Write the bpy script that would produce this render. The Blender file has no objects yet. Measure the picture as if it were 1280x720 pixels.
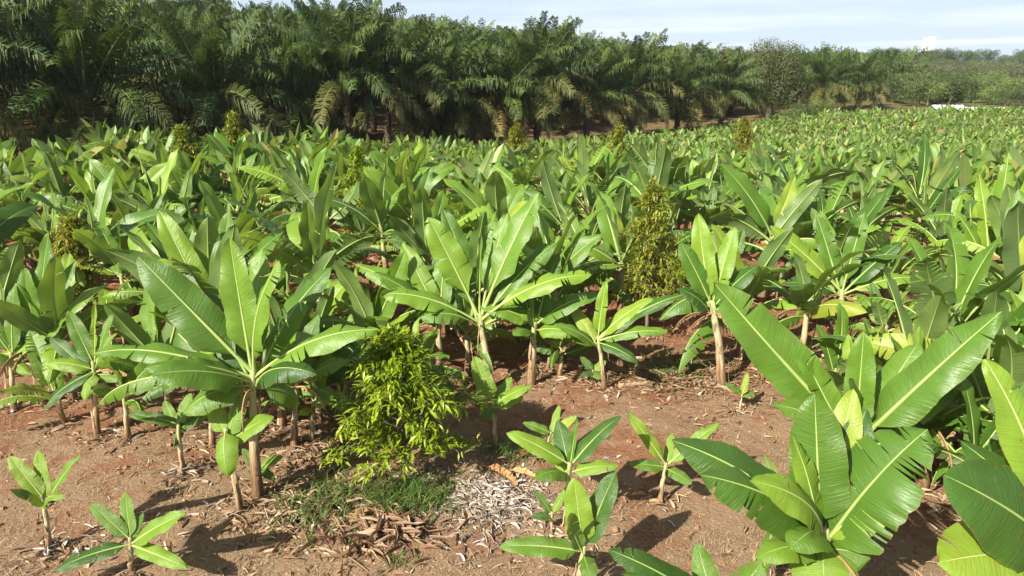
import bpy, math, random
import numpy as np
from mathutils import Matrix, Vector, Euler
R = math.radians
random.seed(7)
S = bpy.context.scene
COL = S.collection

# ------------------------------------------------------------------ camera, light, sky
CAM_H, PITCH, F = 6.5, R(17.2), 854.0            # metres, tilt down, focal length in 1280-wide pixels
cam_d = bpy.data.cameras.new('camera'); cam_d.lens = F / 1280 * 36; cam_d.sensor_width = 36
cam_d.clip_start = 0.1; cam_d.clip_end = 9000
cam = bpy.data.objects.new('camera', cam_d); COL.objects.link(cam)
cam.location = (0, 0, CAM_H); cam.rotation_euler = (math.pi / 2 - PITCH, 0, 0)
S.camera = cam

SUN_AZ = math.atan2(-0.73, -0.68)                # towards the sun, seen on the ground plane
SUN_EL = R(38)
sdir = Vector((math.cos(SUN_AZ) * math.cos(SUN_EL), math.sin(SUN_AZ) * math.cos(SUN_EL), math.sin(SUN_EL)))
sl = bpy.data.lights.new('sun', 'SUN'); sl.energy = 5.0; sl.angle = R(0.5); sl.color = (1.0, 0.94, 0.82)
so = bpy.data.objects.new('sun', sl); COL.objects.link(so)
so.rotation_euler = sdir.to_track_quat('Z', 'Y').to_euler(); so.location = (-30, -40, 60)

W = bpy.data.worlds.new('World'); S.world = W; W.use_nodes = True
nt = W.node_tree; nt.nodes.clear()
def wn(t, **k):
    n = nt.nodes.new(t)
    for a, b in k.items(): setattr(n, a, b)
    return n
sky = wn('ShaderNodeTexSky', sky_type='NISHITA', sun_disc=False, sun_elevation=SUN_EL,
         sun_rotation=math.atan2(sdir.x, sdir.y), air_density=1.0, dust_density=2.2, ozone_density=1.5)
tc = wn('ShaderNodeTexCoord'); sep = wn('ShaderNodeSeparateXYZ')
nt.links.new(tc.outputs['Generated'], sep.inputs[0])
# clouds: the direction is projected on a flat layer overhead, so streaks flatten towards the horizon
mx = wn('ShaderNodeMath', operation='MAXIMUM'); mx.inputs[1].default_value = 0.03
nt.links.new(sep.outputs[2], mx.inputs[0])
dv = wn('ShaderNodeVectorMath', operation='DIVIDE'); cmb = wn('ShaderNodeCombineXYZ')
for i in range(2): nt.links.new(mx.outputs[0], cmb.inputs[i])
cmb.inputs[2].default_value = 1
nt.links.new(tc.outputs['Generated'], dv.inputs[0]); nt.links.new(cmb.outputs[0], dv.inputs[1])
mp = wn('ShaderNodeMapping'); mp.inputs['Scale'].default_value = (0.11, 0.11, 0.0); mp.inputs['Location'].default_value = (3.1, 0.4, 0)
nt.links.new(dv.outputs[0], mp.inputs[0])
cn = wn('ShaderNodeTexNoise'); cn.inputs['Scale'].default_value = 1.0; cn.inputs['Detail'].default_value = 7; cn.inputs['Roughness'].default_value = 0.55
nt.links.new(mp.outputs[0], cn.inputs['Vector'])
cr = wn('ShaderNodeValToRGB'); cr.color_ramp.elements[0].position = 0.46; cr.color_ramp.elements[1].position = 0.70
cr.color_ramp.elements[0].color = (0, 0, 0, 1); cr.color_ramp.elements[1].color = (0.75, 0.75, 0.75, 1)
nt.links.new(cn.outputs['Fac'], cr.inputs[0])
mix = wn('ShaderNodeMix', data_type='RGBA'); mix.inputs['B'].default_value = (9.8, 10.0, 10.2, 1)
nt.links.new(cr.outputs[0], mix.inputs['Factor']); 
veil = wn('ShaderNodeMix', data_type='RGBA'); veil.inputs['B'].default_value = (6.9, 8.3, 9.8, 1)     # pale haze, thick low down and thin overhead
om = wn('ShaderNodeMath', operation='SUBTRACT', use_clamp=True); om.inputs[0].default_value = 1; nt.links.new(sep.outputs[2], om.inputs[1])
pw = wn('ShaderNodeMath', operation='POWER'); nt.links.new(om.outputs[0], pw.inputs[0]); pw.inputs[1].default_value = 4
vf = wn('ShaderNodeMath', operation='MULTIPLY'); nt.links.new(pw.outputs[0], vf.inputs[0]); vf.inputs[1].default_value = 0.92
nt.links.new(vf.outputs[0], veil.inputs['Factor'])
nt.links.new(sky.outputs[0], veil.inputs['A']); nt.links.new(veil.outputs['Result'], mix.inputs['A'])
bg = wn('ShaderNodeBackground'); bg.inputs['Strength'].default_value = 0.05
wo = wn('ShaderNodeOutputWorld')
nt.links.new(mix.outputs['Result'], bg.inputs[0]); nt.links.new(bg.outputs[0], wo.inputs[0])

S.view_settings.view_transform = 'Standard'; S.view_settings.look = 'None'
S.view_settings.exposure = 1.32; S.view_settings.gamma = 1; S.view_settings.use_curve_mapping = False
S.render.engine = 'CYCLES'
S.cycles.max_bounces = 6; S.cycles.diffuse_bounces = 3; S.cycles.glossy_bounces = 2; S.cycles.transmission_bounces = 3
S.cycles.transparent_max_bounces = 4; S.cycles.use_denoising = True

# ------------------------------------------------------------------ terrain and camera maths
EDGE = [(-80, -40), (-40, 38), (-17, 51), (6, 65), (28, 88), (52, 110), (70, 130)]   # front line of the palm plantation
EDGE_NP = np.array(EDGE, float)
def edge_dist(x, y):
    """signed distance behind (+) the palm front line"""
    x = np.asarray(x, float); y = np.asarray(y, float)
    best = np.full(np.broadcast(x, y).shape, 1e9); sign = np.ones_like(best)
    for (ax, ay), (bx, by) in zip(EDGE[:-1], EDGE[1:]):
        ux, uy = bx - ax, by - ay; l2 = ux * ux + uy * uy
        t = np.clip(((x - ax) * ux + (y - ay) * uy) / l2, 0, 1)
        dx, dy = x - ax - t * ux, y - ay - t * uy
        d = np.hypot(dx, dy); sg = np.where(ux * dy - uy * dx > 0, 1.0, -1.0)
        m = d < best; best = np.where(m, d, best); sign = np.where(m, sg, sign)
    return best * sign
def sstep(a, b, v):
    t = np.clip((v - a) / (b - a), 0, 1); return t * t * (3 - 2 * t)
def ground(x, y):
    x = np.asarray(x, float); y = np.asarray(y, float)
    s = edge_dist(x, y)
    left = 0.108 * np.maximum(0, s - 8) * sstep(8, 34, s)
    left = np.where(left > 9, 9 + (left - 9) * 0.35, left)
    left = np.minimum(left, 15) * (1 - 0.94 * sstep(-12, 78, x - 0.05 * y))
    far = 0.046 * np.maximum(0, np.minimum(y, 430) - 175)
    fade = 1 - sstep(150, 230, y)
    dip = -0.9 * sstep(52, 82, y) * fade * sstep(-10, 20, -s) + np.minimum(0.05 * np.maximum(0, x - 26), 1.9) * sstep(60, 100, y) * fade
    near = 0.05 * np.sin(x * 0.7 + 1.3) * np.cos(y * 0.55) + 0.03 * np.sin(x * 1.9 + y * 1.3)
    dip = dip + 1.2 * sstep(24, 40, y) * sstep(4, 30, -x) * fade
    return np.maximum(left, far) + dip + near
def gz(x, y): return float(ground(x, y))
FW = Vector((0, math.cos(PITCH), -math.sin(PITCH))); UP = Vector((0, math.sin(PITCH), math.cos(PITCH)))
def ray(px, py): return FW + Vector((1, 0, 0)) * ((px - 640) / F) + UP * ((360 - py) / F)
def on_ground(px, py):
    """a spot on the soil seen at that place of the photograph"""
    d = ray(px, py); z = 0.0
    for _ in range(12):
        t = (z - CAM_H) / d.z; p = Vector((0, 0, CAM_H)) + d * t; z = gz(p.x, p.y)
    return Vector((p.x, p.y, z))
def at_depth(px, py, Y):
    d = ray(px, py); return Vector((0, 0, CAM_H)) + d * (Y / d.y)
def project(p):
    r = p - Vector((0, 0, CAM_H)); dp = r.dot(FW)
    return (640 + F * r.x / dp, 360 - F * r.dot(UP) / dp, dp)

# ------------------------------------------------------------------ object helpers
def tag(o, label=None, cat=None, group=None, kind=None):
    if label: o['label'] = label
    if cat: o['category'] = cat
    if group: o['group'] = group
    if kind: o['kind'] = kind
    return o
def empty(name, loc, rz=0.0, sc=1.0):
    o = bpy.data.objects.new(name, None); COL.objects.link(o)
    o.location = loc; o.rotation_euler = (0, 0, rz); o.scale = (sc,) * 3
    o.empty_display_size = 0.2
    return o
def link(name, mesh, parent=None, loc=(0, 0, 0), rot=(0, 0, 0), sc=(1, 1, 1)):
    o = bpy.data.objects.new(name, mesh); COL.objects.link(o)
    o.location = loc; o.rotation_euler = rot; o.scale = sc
    if parent: o.parent = parent
    return o
class MB:
    """collects vertices, faces, uvs and material slots for one mesh"""
    def __init__(s): s.v = []; s.f = []; s.uv = []; s.m = []
    def face(s, idx, uvs=None, m=0):
        s.f.append(idx); s.m.append(m); s.uv.extend(uvs if uvs else [(0.5, 0.5)] * len(idx))
    def tube(s, pts, rad, n=6, m=0, cap=True, squash=1.0, jitter=0.0, rnd=random):
        b = len(s.v); pts = [Vector(p) for p in pts]
        for i, p in enumerate(pts):
            t = (pts[min(i + 1, len(pts) - 1)] - pts[max(i - 1, 0)]).normalized()
            u = t.cross(Vector((0, 1, 0)) if abs(t.y) < 0.9 else Vector((1, 0, 0))).normalized(); w = t.cross(u)
            for k in range(n):
                a = 2 * math.pi * k / n; r = rad[i] * (1 + jitter * rnd.uniform(-1, 1))
                s.v.append(tuple(p + u * (math.cos(a) * r) + w * (math.sin(a) * r * squash)))
        L = len(pts) - 1
        for i in range(L):
            for k in range(n):
                a, c = b + i * n + k, b + i * n + (k + 1) % n
                s.face((a, c, c + n, a + n), [(k / n, i / L), ((k + 1) / n, i / L), ((k + 1) / n, (i + 1) / L), (k / n, (i + 1) / L)], m)
        if cap: s.face(tuple(b + L * n + k for k in range(n)), None, m); s.face(tuple(b + k for k in reversed(range(n))), None, m)
    def mesh(s, name, mats, smooth=True):
        me = bpy.data.meshes.new(name); me.from_pydata(s.v, [], s.f)
        uv = me.uv_layers.new(name='UVMap')
        uv.data.foreach_set('uv', np.array(s.uv, np.float32).ravel())
        for m in mats: me.materials.append(m)
        me.polygons.foreach_set('material_index', np.array(s.m, np.int32))
        me.polygons.foreach_set('use_smooth', np.full(len(s.f), smooth))
        me.update(); return me
    def add(s, o, M):
        """append another builder's geometry, transformed"""
        b = len(s.v); A = np.array(M)[:3]
        V = np.array(o.v) @ A[:, :3].T + A[:, 3]
        s.v.extend(map(tuple, V.tolist())); s.f.extend(tuple(i + b for i in f) for f in o.f)
        s.uv.extend(o.uv); s.m.extend(o.m)

# ------------------------------------------------------------------ materials
class NT:
    def __init__(s, name):
        s.mat = bpy.data.materials.new(name); s.mat.use_nodes = True; s.t = s.mat.node_tree; s.t.nodes.clear()
        s.out = s.n('ShaderNodeOutputMaterial')
    def n(s, t, **k):
        n = s.t.nodes.new(t)
        for a, b in k.items():
            if a in ('operation', 'blend_type', 'data_type', 'noise_dimensions', 'interpolation_type', 'clamp_factor', 'voronoi_dimensions', 'feature', 'use_clamp'): setattr(n, a, b)
            else: n.inputs[a.replace('_', ' ')].default_value = b
        return n
    def l(s, a, b): s.t.links.new(a, b)
    def math(s, op, a, b=None, clamp=False):
        n = s.n('ShaderNodeMath', operation=op, use_clamp=clamp)
        for i, v in enumerate((a, b)):
            if v is None: continue
            if isinstance(v, (int, float)): n.inputs[i].default_value = v
            else: s.l(v, n.inputs[i])
        return n.outputs[0]
    def mix(s, f, a, b, bt='MIX'):
        n = s.n('ShaderNodeMix', data_type='RGBA', blend_type=bt)
        for k, v in (('Factor', f), ('A', a), ('B', b)):
            if isinstance(v, (int, float)): n.inputs[k].default_value = v
            elif isinstance(v, tuple): n.inputs[k].default_value = (*v, 1)
            else: s.l(v, n.inputs[k])
        return n.outputs['Result']
    def ramp(s, fac, stops):
        n = s.n('ShaderNodeValToRGB'); e = n.color_ramp.elements
        while len(e) < len(stops): e.new(0.5)
        for i, (p, c) in enumerate(stops): e[i].position = p; e[i].color = (*c, 1) if isinstance(c, tuple) else (c, c, c, 1)
        s.l(fac, n.inputs[0]); return n.outputs[0]
    def noise(s, scale, detail=4, rough=0.55, vec=None, out='Fac'):
        n = s.n('ShaderNodeTexNoise', Scale=scale, Detail=detail, Roughness=rough)
        if vec: s.l(vec, n.inputs['Vector'])
        return n.outputs[out]
    def vec(s, x, y, z):
        n = s.n('ShaderNodeCombineXYZ')
        for i, v in enumerate((x, y, z)):
            if isinstance(v, (int, float)): n.inputs[i].default_value = v
            else: s.l(v, n.inputs[i])
        return n.outputs[0]
    def bump(s, h, strength, dist):
        n = s.n('ShaderNodeBump', Strength=strength, Distance=dist); s.l(h, n.inputs['Height']); return n.outputs[0]
    def bsdf(s, col, rough=0.6, spec=0.4, normal=None, trans=0.0, tcol=None):
        p = s.n('ShaderNodeBsdfPrincipled', Roughness=rough)
        p.inputs['Specular IOR Level'].default_value = spec
        if isinstance(col, tuple): p.inputs['Base Color'].default_value = (*col, 1)
        else: s.l(col, p.inputs['Base Color'])
        if normal: s.l(normal, p.inputs['Normal'])
        o = p.outputs[0]
        if trans:
            t = s.n('ShaderNodeBsdfTranslucent')
            if tcol is None: tcol = col
            if isinstance(tcol, tuple): t.inputs[0].default_value = (*tcol, 1)
            else: s.l(tcol, t.inputs[0])
            m = s.n('ShaderNodeMixShader', Fac=trans); s.l(o, m.inputs[1]); s.l(t.outputs[0], m.inputs[2]); o = m.outputs[0]
        s.l(o, s.out.inputs['Surface']); return s.mat

def leaf_material(name, stops, under, island=False, trans=0.36, rough=0.39, edge=True):
    s = NT(name)
    uv = s.n('ShaderNodeUVMap'); sp = s.n('ShaderNodeSeparateXYZ'); s.l(uv.outputs[0], sp.inputs[0])
    u, v = sp.outputs[0], sp.outputs[1]
    au = s.math('ABSOLUTE', s.math('SUBTRACT', s.math('MULTIPLY', u, 2.0), 1.0))
    ge = s.n('ShaderNodeNewGeometry')
    rnd = s.n('ShaderNodeObjectInfo').outputs['Random']
    if island: rnd = s.math('FRACT', s.math('ADD', rnd, ge.outputs['Random Per Island']))
    vv = s.math('SUBTRACT', v, s.math('MULTIPLY', au, 0.05))
    seed = s.math('MULTIPLY', rnd, 37.0)
    streak = s.noise(1.0, 3, 0.6, s.vec(s.math('ADD', s.math('MULTIPLY', u, 2.5), seed), s.math('MULTIPLY', vv, 70.0), seed))
    blotch = s.noise(3.0, 3, 0.6, s.vec(s.math('ADD', u, seed), s.math('MULTIPLY', v, 2.5), seed))
    col = s.ramp(rnd, stops)
    k = s.math('ADD', 0.60, s.math('ADD', s.math('MULTIPLY', streak, 0.36), s.math('MULTIPLY', blotch, 0.46)))
    hs = s.n('ShaderNodeHueSaturation'); s.l(col, hs.inputs['Color']); s.l(k, hs.inputs['Value'])
    s.l(s.math('ADD', 0.484, s.math('MULTIPLY', blotch, 0.03)), hs.inputs['Hue'])
    col = hs.outputs[0]
    col = s.mix(s.math('MULTIPLY', s.math('SUBTRACT', 0.035, au), 60.0, True), col, (0.20, 0.28, 0.07))
    if edge:
        en = s.noise(6.0, 3, 0.7, s.vec(s.math('MULTIPLY', u, 1.0), s.math('MULTIPLY', v, 6.0), seed))
        ed = s.math('MULTIPLY', s.math('ADD', s.math('SUBTRACT', au, 1.045), s.math('MULTIPLY', en, 0.17)), 14.0, True)
        col = s.mix(ed, col, (0.20, 0.13, 0.045))
        sp2 = s.math('MULTIPLY', s.math('SUBTRACT', s.noise(9.0, 2, 0.5, s.vec(u, s.math('MULTIPLY', v, 3.0), seed)), 0.66), 9.0, True)
        col = s.mix(sp2, col, (0.17, 0.12, 0.04))
    topc = s.mix(ge.outputs['Backfacing'], col, s.mix(0.62, col, under))
    tcol = s.mix(0.45, col, (0.30, 0.42, 0.03))
    bm = s.bump(s.math('ADD', streak, s.math('MULTIPLY', blotch, 0.7)), 0.6, 0.02)
    return s.bsdf(topc, rough, 0.45, bm, trans, tcol)

LEAF_STOPS = [(0.0, (0.034, 0.092, 0.014)), (0.22, (0.074, 0.160, 0.018)), (0.55, (0.122, 0.230, 0.024)), (0.93, (0.185, 0.300, 0.028)), (1.0, (0.26, 0.32, 0.04))]
M_LEAF = leaf_material('banana_leaf', LEAF_STOPS, (0.165, 0.225, 0.095))
M_LEAF_FAR = leaf_material('banana_leaf_mass', LEAF_STOPS[:3] + [(0.82, (0.19, 0.28, 0.036)), (0.90, (0.26, 0.28, 0.06)), (1.0, (0.26, 0.16, 0.07))], (0.165, 0.225, 0.095), island=True)
def simple(name, c1, c2, scale, rough=0.8, spec=0.2, trans=0.0, bumpd=0.0, stretch=(1, 1, 1), objrand=0.25, island=False, coord='Object', detail=4):
    s = NT(name)
    t = s.n('ShaderNodeTexCoord'); m = s.n('ShaderNodeMapping'); m.inputs['Scale'].default_value = stretch; s.l(t.outputs[coord], m.inputs[0])
    rnd = s.n('ShaderNodeNewGeometry').outputs['Random Per Island'] if island else s.n('ShaderNodeObjectInfo').outputs['Random']
    ad = s.n('ShaderNodeVectorMath', operation='ADD'); s.l(m.outputs[0], ad.inputs[0]); s.l(s.vec(s.math('MULTIPLY', rnd, 31.0), s.math('MULTIPLY', rnd, 17.0), 0), ad.inputs[1])
    nz = s.noise(scale, detail, 0.6, ad.outputs[0])
    f = s.math('ADD', s.math('MULTIPLY', s.math('SUBTRACT', nz, 0.5), 1.7), s.math('ADD', 0.5, s.math('MULTIPLY', s.math('SUBTRACT', rnd, 0.5), objrand * 2)), True)
    col = s.mix(f, c1, c2)
    return s.bsdf(col, rough, spec, s.bump(nz, 0.6, bumpd) if bumpd else None, trans)
M_RIB = simple('leaf_midrib', (0.19, 0.27, 0.065), (0.32, 0.38, 0.13), 3, 0.5, 0.3)
M_DRY = simple('dry_banana_leaf', (0.16, 0.09, 0.045), (0.42, 0.29, 0.17), 5, 0.9, 0.1, 0.15, 0.01, (1, 6, 1))
M_DRYRIB = simple('dry_midrib', (0.25, 0.15, 0.06), (0.40, 0.26, 0.12), 4, 0.8)
M_SHEATH = simple('dry_sheath', (0.13, 0.07, 0.035), (0.48, 0.36, 0.23), 4, 0.85, 0.15, 0.0, 0.01, (4, 4, 0.8))
def stem_material():
    s = NT('banana_stem')
    uv = s.n('ShaderNodeUVMap'); sp = s.n('ShaderNodeSeparateXYZ'); s.l(uv.outputs[0], sp.inputs[0])
    rnd = s.n('ShaderNodeObjectInfo').outputs['Random']
    sd = s.math('MULTIPLY', rnd, 23.0)
    st = s.noise(1.0, 4, 0.65, s.vec(s.math('ADD', s.math('MULTIPLY', sp.outputs[0], 9.0), sd), s.math('MULTIPLY', sp.outputs[1], 3.0), sd))
    h = s.math('ADD', sp.outputs[1], s.math('MULTIPLY', s.math('SUBTRACT', st, 0.5), 1.1))
    col = s.ramp(h, [(0.10, (0.13, 0.065, 0.03)), (0.34, (0.32, 0.21, 0.115)), (0.56, (0.52, 0.45, 0.28)), (0.84, (0.42, 0.43, 0.20)), (1.0, (0.24, 0.32, 0.08))])
    fine = s.noise(1.0, 3, 0.6, s.vec(s.math('MULTIPLY', sp.outputs[0], 30.0), s.math('MULTIPLY', sp.outputs[1], 4.0), sd))
    col = s.mix(s.math('MULTIPLY', fine, 0.55), col, (0.12, 0.07, 0.035))
    dk = s.math('MULTIPLY', s.math('SUBTRACT', s.noise(1.0, 3, 0.6, s.vec(s.math('ADD', s.math('MULTIPLY', sp.outputs[0], 5.0), sd), s.math('MULTIPLY', sp.outputs[1], 9.0), sd)), 0.52), 6.0, True)
    col = s.mix(s.math('MULTIPLY', dk, 0.7), col, (0.06, 0.035, 0.022))
    return s.bsdf(col, 0.65, 0.3, s.bump(st, 0.6, 0.02))
M_STEM = stem_material()
def frond_material(name, stops, trans=0.2, island=True):
    s = NT(name)
    ge = s.n('ShaderNodeNewGeometry'); r1 = ge.outputs['Random Per Island']; r2 = s.n('ShaderNodeObjectInfo').outputs['Random']
    r = s.math('ADD', s.math('MULTIPLY', r1, 0.35), s.math('MULTIPLY', r2, 0.65))
    col = s.ramp(r, stops)
    return s.bsdf(s.mix(ge.outputs['Backfacing'], col, s.mix(0.4, col, (0.10, 0.125, 0.05))), 0.55, 0.22, None, trans, s.mix(0.5, col, (0.16, 0.22, 0.03)))
M_FROND = frond_material('palm_frond', [(0.0, (0.015, 0.038, 0.010)), (0.5, (0.034, 0.072, 0.014)), (0.85, (0.078, 0.125, 0.020)), (1.0, (0.14, 0.175, 0.03))])
M_FROND_OLD = frond_material('palm_frond_old', [(0.0, (0.040, 0.060, 0.014)), (0.5, (0.085, 0.090, 0.020)), (0.8, (0.145, 0.110, 0.028)), (1.0, (0.17, 0.095, 0.045))])
M_RACHIS = simple('palm_rachis', (0.10, 0.12, 0.04), (0.20, 0.20, 0.08), 3, 0.6)
M_PALMTRUNK = simple('palm_trunk', (0.045, 0.032, 0.022), (0.15, 0.115, 0.08), 5, 0.95, 0.1, 0, 0.05)
M_FRUIT = simple('palm_fruit', (0.12, 0.03, 0.015), (0.24, 0.09, 0.04), 9, 0.6)
M_BARK = simple('bark', (0.10, 0.075, 0.05), (0.24, 0.19, 0.14), 7, 0.95, 0.1, 0, 0.02, (3, 3, 0.7))
def leaflet_material(name, stops, trans=0.3, rough=0.4, mixobj=0.25):
    s = NT(name)
    ge = s.n('ShaderNodeNewGeometry'); r1 = ge.outputs['Random Per Island']; r2 = s.n('ShaderNodeObjectInfo').outputs['Random']
    r = s.math('FRACT', s.math('ADD', s.math('MULTIPLY', r1, 1 - mixobj), s.math('MULTIPLY', r2, mixobj)))
    col = s.ramp(r, stops)
    return s.bsdf(col, rough, 0.4, None, trans, s.mix(0.4, col, (0.3, 0.38, 0.03)))
M_DURIAN = leaflet_material('shrub_leaf', [(0, (0.045, 0.095, 0.008)), (0.2, (0.11, 0.18, 0.010)), (0.45, (0.18, 0.26, 0.012)), (0.8, (0.28, 0.34, 0.016)), (1, (0.32, 0.30, 0.03))])
M_DURIAN_GOLD = leaflet_material('golden_shrub_leaf', [(0, (0.07, 0.12, 0.015)), (0.35, (0.17, 0.21, 0.022)), (0.7, (0.27, 0.265, 0.03)), (1, (0.31, 0.22, 0.045))])
M_WEED = leaflet_material('weed_blade', [(0, (0.045, 0.10, 0.02)), (0.6, (0.085, 0.15, 0.03)), (1, (0.20, 0.18, 0.06))])
M_TREE = [leaflet_material('tree_leaf_%s' % n, st, 0.2, 0.6, 0.6) for n, st in (
    ('deep', [(0, (0.022, 0.045, 0.014)), (0.6, (0.045, 0.08, 0.02)), (1, (0.075, 0.11, 0.03))]),
    ('olive', [(0, (0.036, 0.058, 0.014)), (0.6, (0.068, 0.095, 0.022)), (1, (0.105, 0.13, 0.034))]),
    ('grey', [(0, (0.055, 0.062, 0.030)), (0.6, (0.092, 0.095, 0.045)), (1, (0.115, 0.13, 0.055))]),
    ('bright', [(0, (0.06, 0.10, 0.022)), (0.6, (0.10, 0.15, 0.03)), (1, (0.15, 0.19, 0.05))]),
    ('brown', [(0, (0.036, 0.050, 0.012)), (0.6, (0.070, 0.082, 0.018)), (1, (0.12, 0.11, 0.028))]))]
M_STRAW = leaflet_material('straw', [(0, (0.14, 0.085, 0.042)), (0.45, (0.29, 0.20, 0.11)), (1, (0.50, 0.38, 0.23))], 0.05, 0.8)
M_LITTER = leaflet_material('dead_leaf_litter', [(0, (0.09, 0.05, 0.025)), (0.4, (0.21, 0.12, 0.065)), (0.8, (0.34, 0.24, 0.15)), (1, (0.46, 0.39, 0.31))], 0.05, 0.85)
M_PALE = leaflet_material('pale_leaf_litter', [(0, (0.12, 0.075, 0.05)), (0.4, (0.27, 0.21, 0.16)), (1, (0.50, 0.46, 0.41))], 0.0, 0.85)
M_ROOF = simple('white_sheet_roof', (0.52, 0.54, 0.56), (0.66, 0.67, 0.68), 0.6, 0.5)
M_WALLW = simple('white_render', (0.50, 0.51, 0.52), (0.58, 0.58, 0.58), 0.4, 0.8)
M_WINDOW = simple('window_glass', (0.05, 0.06, 0.07), (0.08, 0.09, 0.10), 1, 0.2, 0.5)

# ------------------------------------------------------------------ ground
def soil_material():
    s = NT('soil')
    t = s.n('ShaderNodeTexCoord').outputs['Object']
    big = s.noise(0.35, 5, 0.6, t); mid = s.noise(1.7, 6, 0.65, t); fine = s.noise(22.0, 5, 0.7, t); grit = s.noise(90.0, 3, 0.7, t)
    soil = s.mix(mid, (0.145, 0.056, 0.029), (0.32, 0.148, 0.078))
    straw = s.mix(fine, (0.145, 0.085, 0.048), (0.40, 0.275, 0.168))
    f = s.math('MULTIPLY', s.math('ADD', s.math('SUBTRACT', big, 0.47), s.math('MULTIPLY', s.math('SUBTRACT', mid, 0.5), 0.8)), 7.0)
    f = s.math('ADD', f, 0.58, True)
    sy = s.n('ShaderNodeSeparateXYZ'); s.l(t, sy.inputs[0])
    f = s.math('ADD', f, s.math('MULTIPLY', s.math('SUBTRACT', 11.5, sy.outputs[1]), 0.13), True)
    col = s.mix(f, soil, straw)
    dark = s.math('MULTIPLY', s.math('SUBTRACT', fine, 0.52), 3.0, True)
    col = s.mix(s.math('MULTIPLY', dark, 0.55), col, (0.12, 0.06, 0.035))
    col = s.mix(s.math('MULTIPLY', s.math('SUBTRACT', grit, 0.58), 5.0, True), col, (0.52, 0.38, 0.27))
    old = s.math('MULTIPLY', s.math('SUBTRACT', s.math('ADD', sy.outputs[1], s.math('MULTIPLY', big, 20.0)), 40.0), 0.06, True)      # thatch of old fronds and weeds away from the clearing
    col = s.mix(s.math('MULTIPLY', old, 0.85), col, s.mix(mid, (0.075, 0.060, 0.026), (0.19, 0.13, 0.07)))
    # beyond the field the soil is grown over
    sp = s.n('ShaderNodeSeparateXYZ'); s.l(t, sp.inputs[0])
    far = s.math('MULTIPLY', s.math('SUBTRACT', s.math('ADD', sp.outputs[1], s.math('MULTIPLY', big, 30.0)), 125.0), 0.03, True)
    grass = s.mix(s.noise(0.06, 6, 0.7, t), (0.05, 0.075, 0.02), (0.13, 0.14, 0.045))
    col = s.mix(far, col, grass)
    h = s.math('ADD', s.math('MULTIPLY', mid, 1.0), s.math('ADD', s.math('MULTIPLY', fine, 0.35), s.math('MULTIPLY', grit, 0.12)))
    return s.bsdf(col, 0.95, 0.1, s.bump(h, 1.0, 0.16))
M_SOIL = soil_material()
def build_ground():
    xs = np.concatenate([np.linspace(-2400, -260, 12), np.linspace(-240, -24, 55), np.linspace(-20, 20, 161), np.linspace(24, 240, 55), np.linspace(260, 2400, 12)])
    ys = np.concatenate([np.linspace(-100, -10, 8), np.linspace(-5, 24, 117), np.linspace(26, 260, 118), np.linspace(270, 520, 26), np.linspace(600, 2600, 14)])
    X, Y = np.meshgrid(xs, ys); Z = ground(X, Y)
    rng = np.random.default_rng(3)
    near = (np.abs(X) < 21) & (Y > -6) & (Y < 25)
    Z = Z + near * (rng.normal(0, 0.014, Z.shape) + 0.02 * np.sin(X * 5.1 + 2 * np.sin(Y * 1.7)) * np.sin(Y * 4.3 + X))
    ny, nx = X.shape
    V = np.stack([X, Y, Z], -1).reshape(-1, 3)
    i = np.arange(ny * nx).reshape(ny, nx)
    Fc = np.stack([i[:-1, :-1], i[:-1, 1:], i[1:, 1:], i[1:, :-1]], -1).reshape(-1, 4)
    me = bpy.data.meshes.new('ground'); me.from_pydata(V.tolist(), [], Fc.tolist()); me.materials.append(M_SOIL)
    me.polygons.foreach_set('use_smooth', np.ones(len(Fc), bool)); me.update()
    tag(link('ground', me), 'reddish brown soil with dry straw under the banana field', kind='structure')
build_ground()

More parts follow.
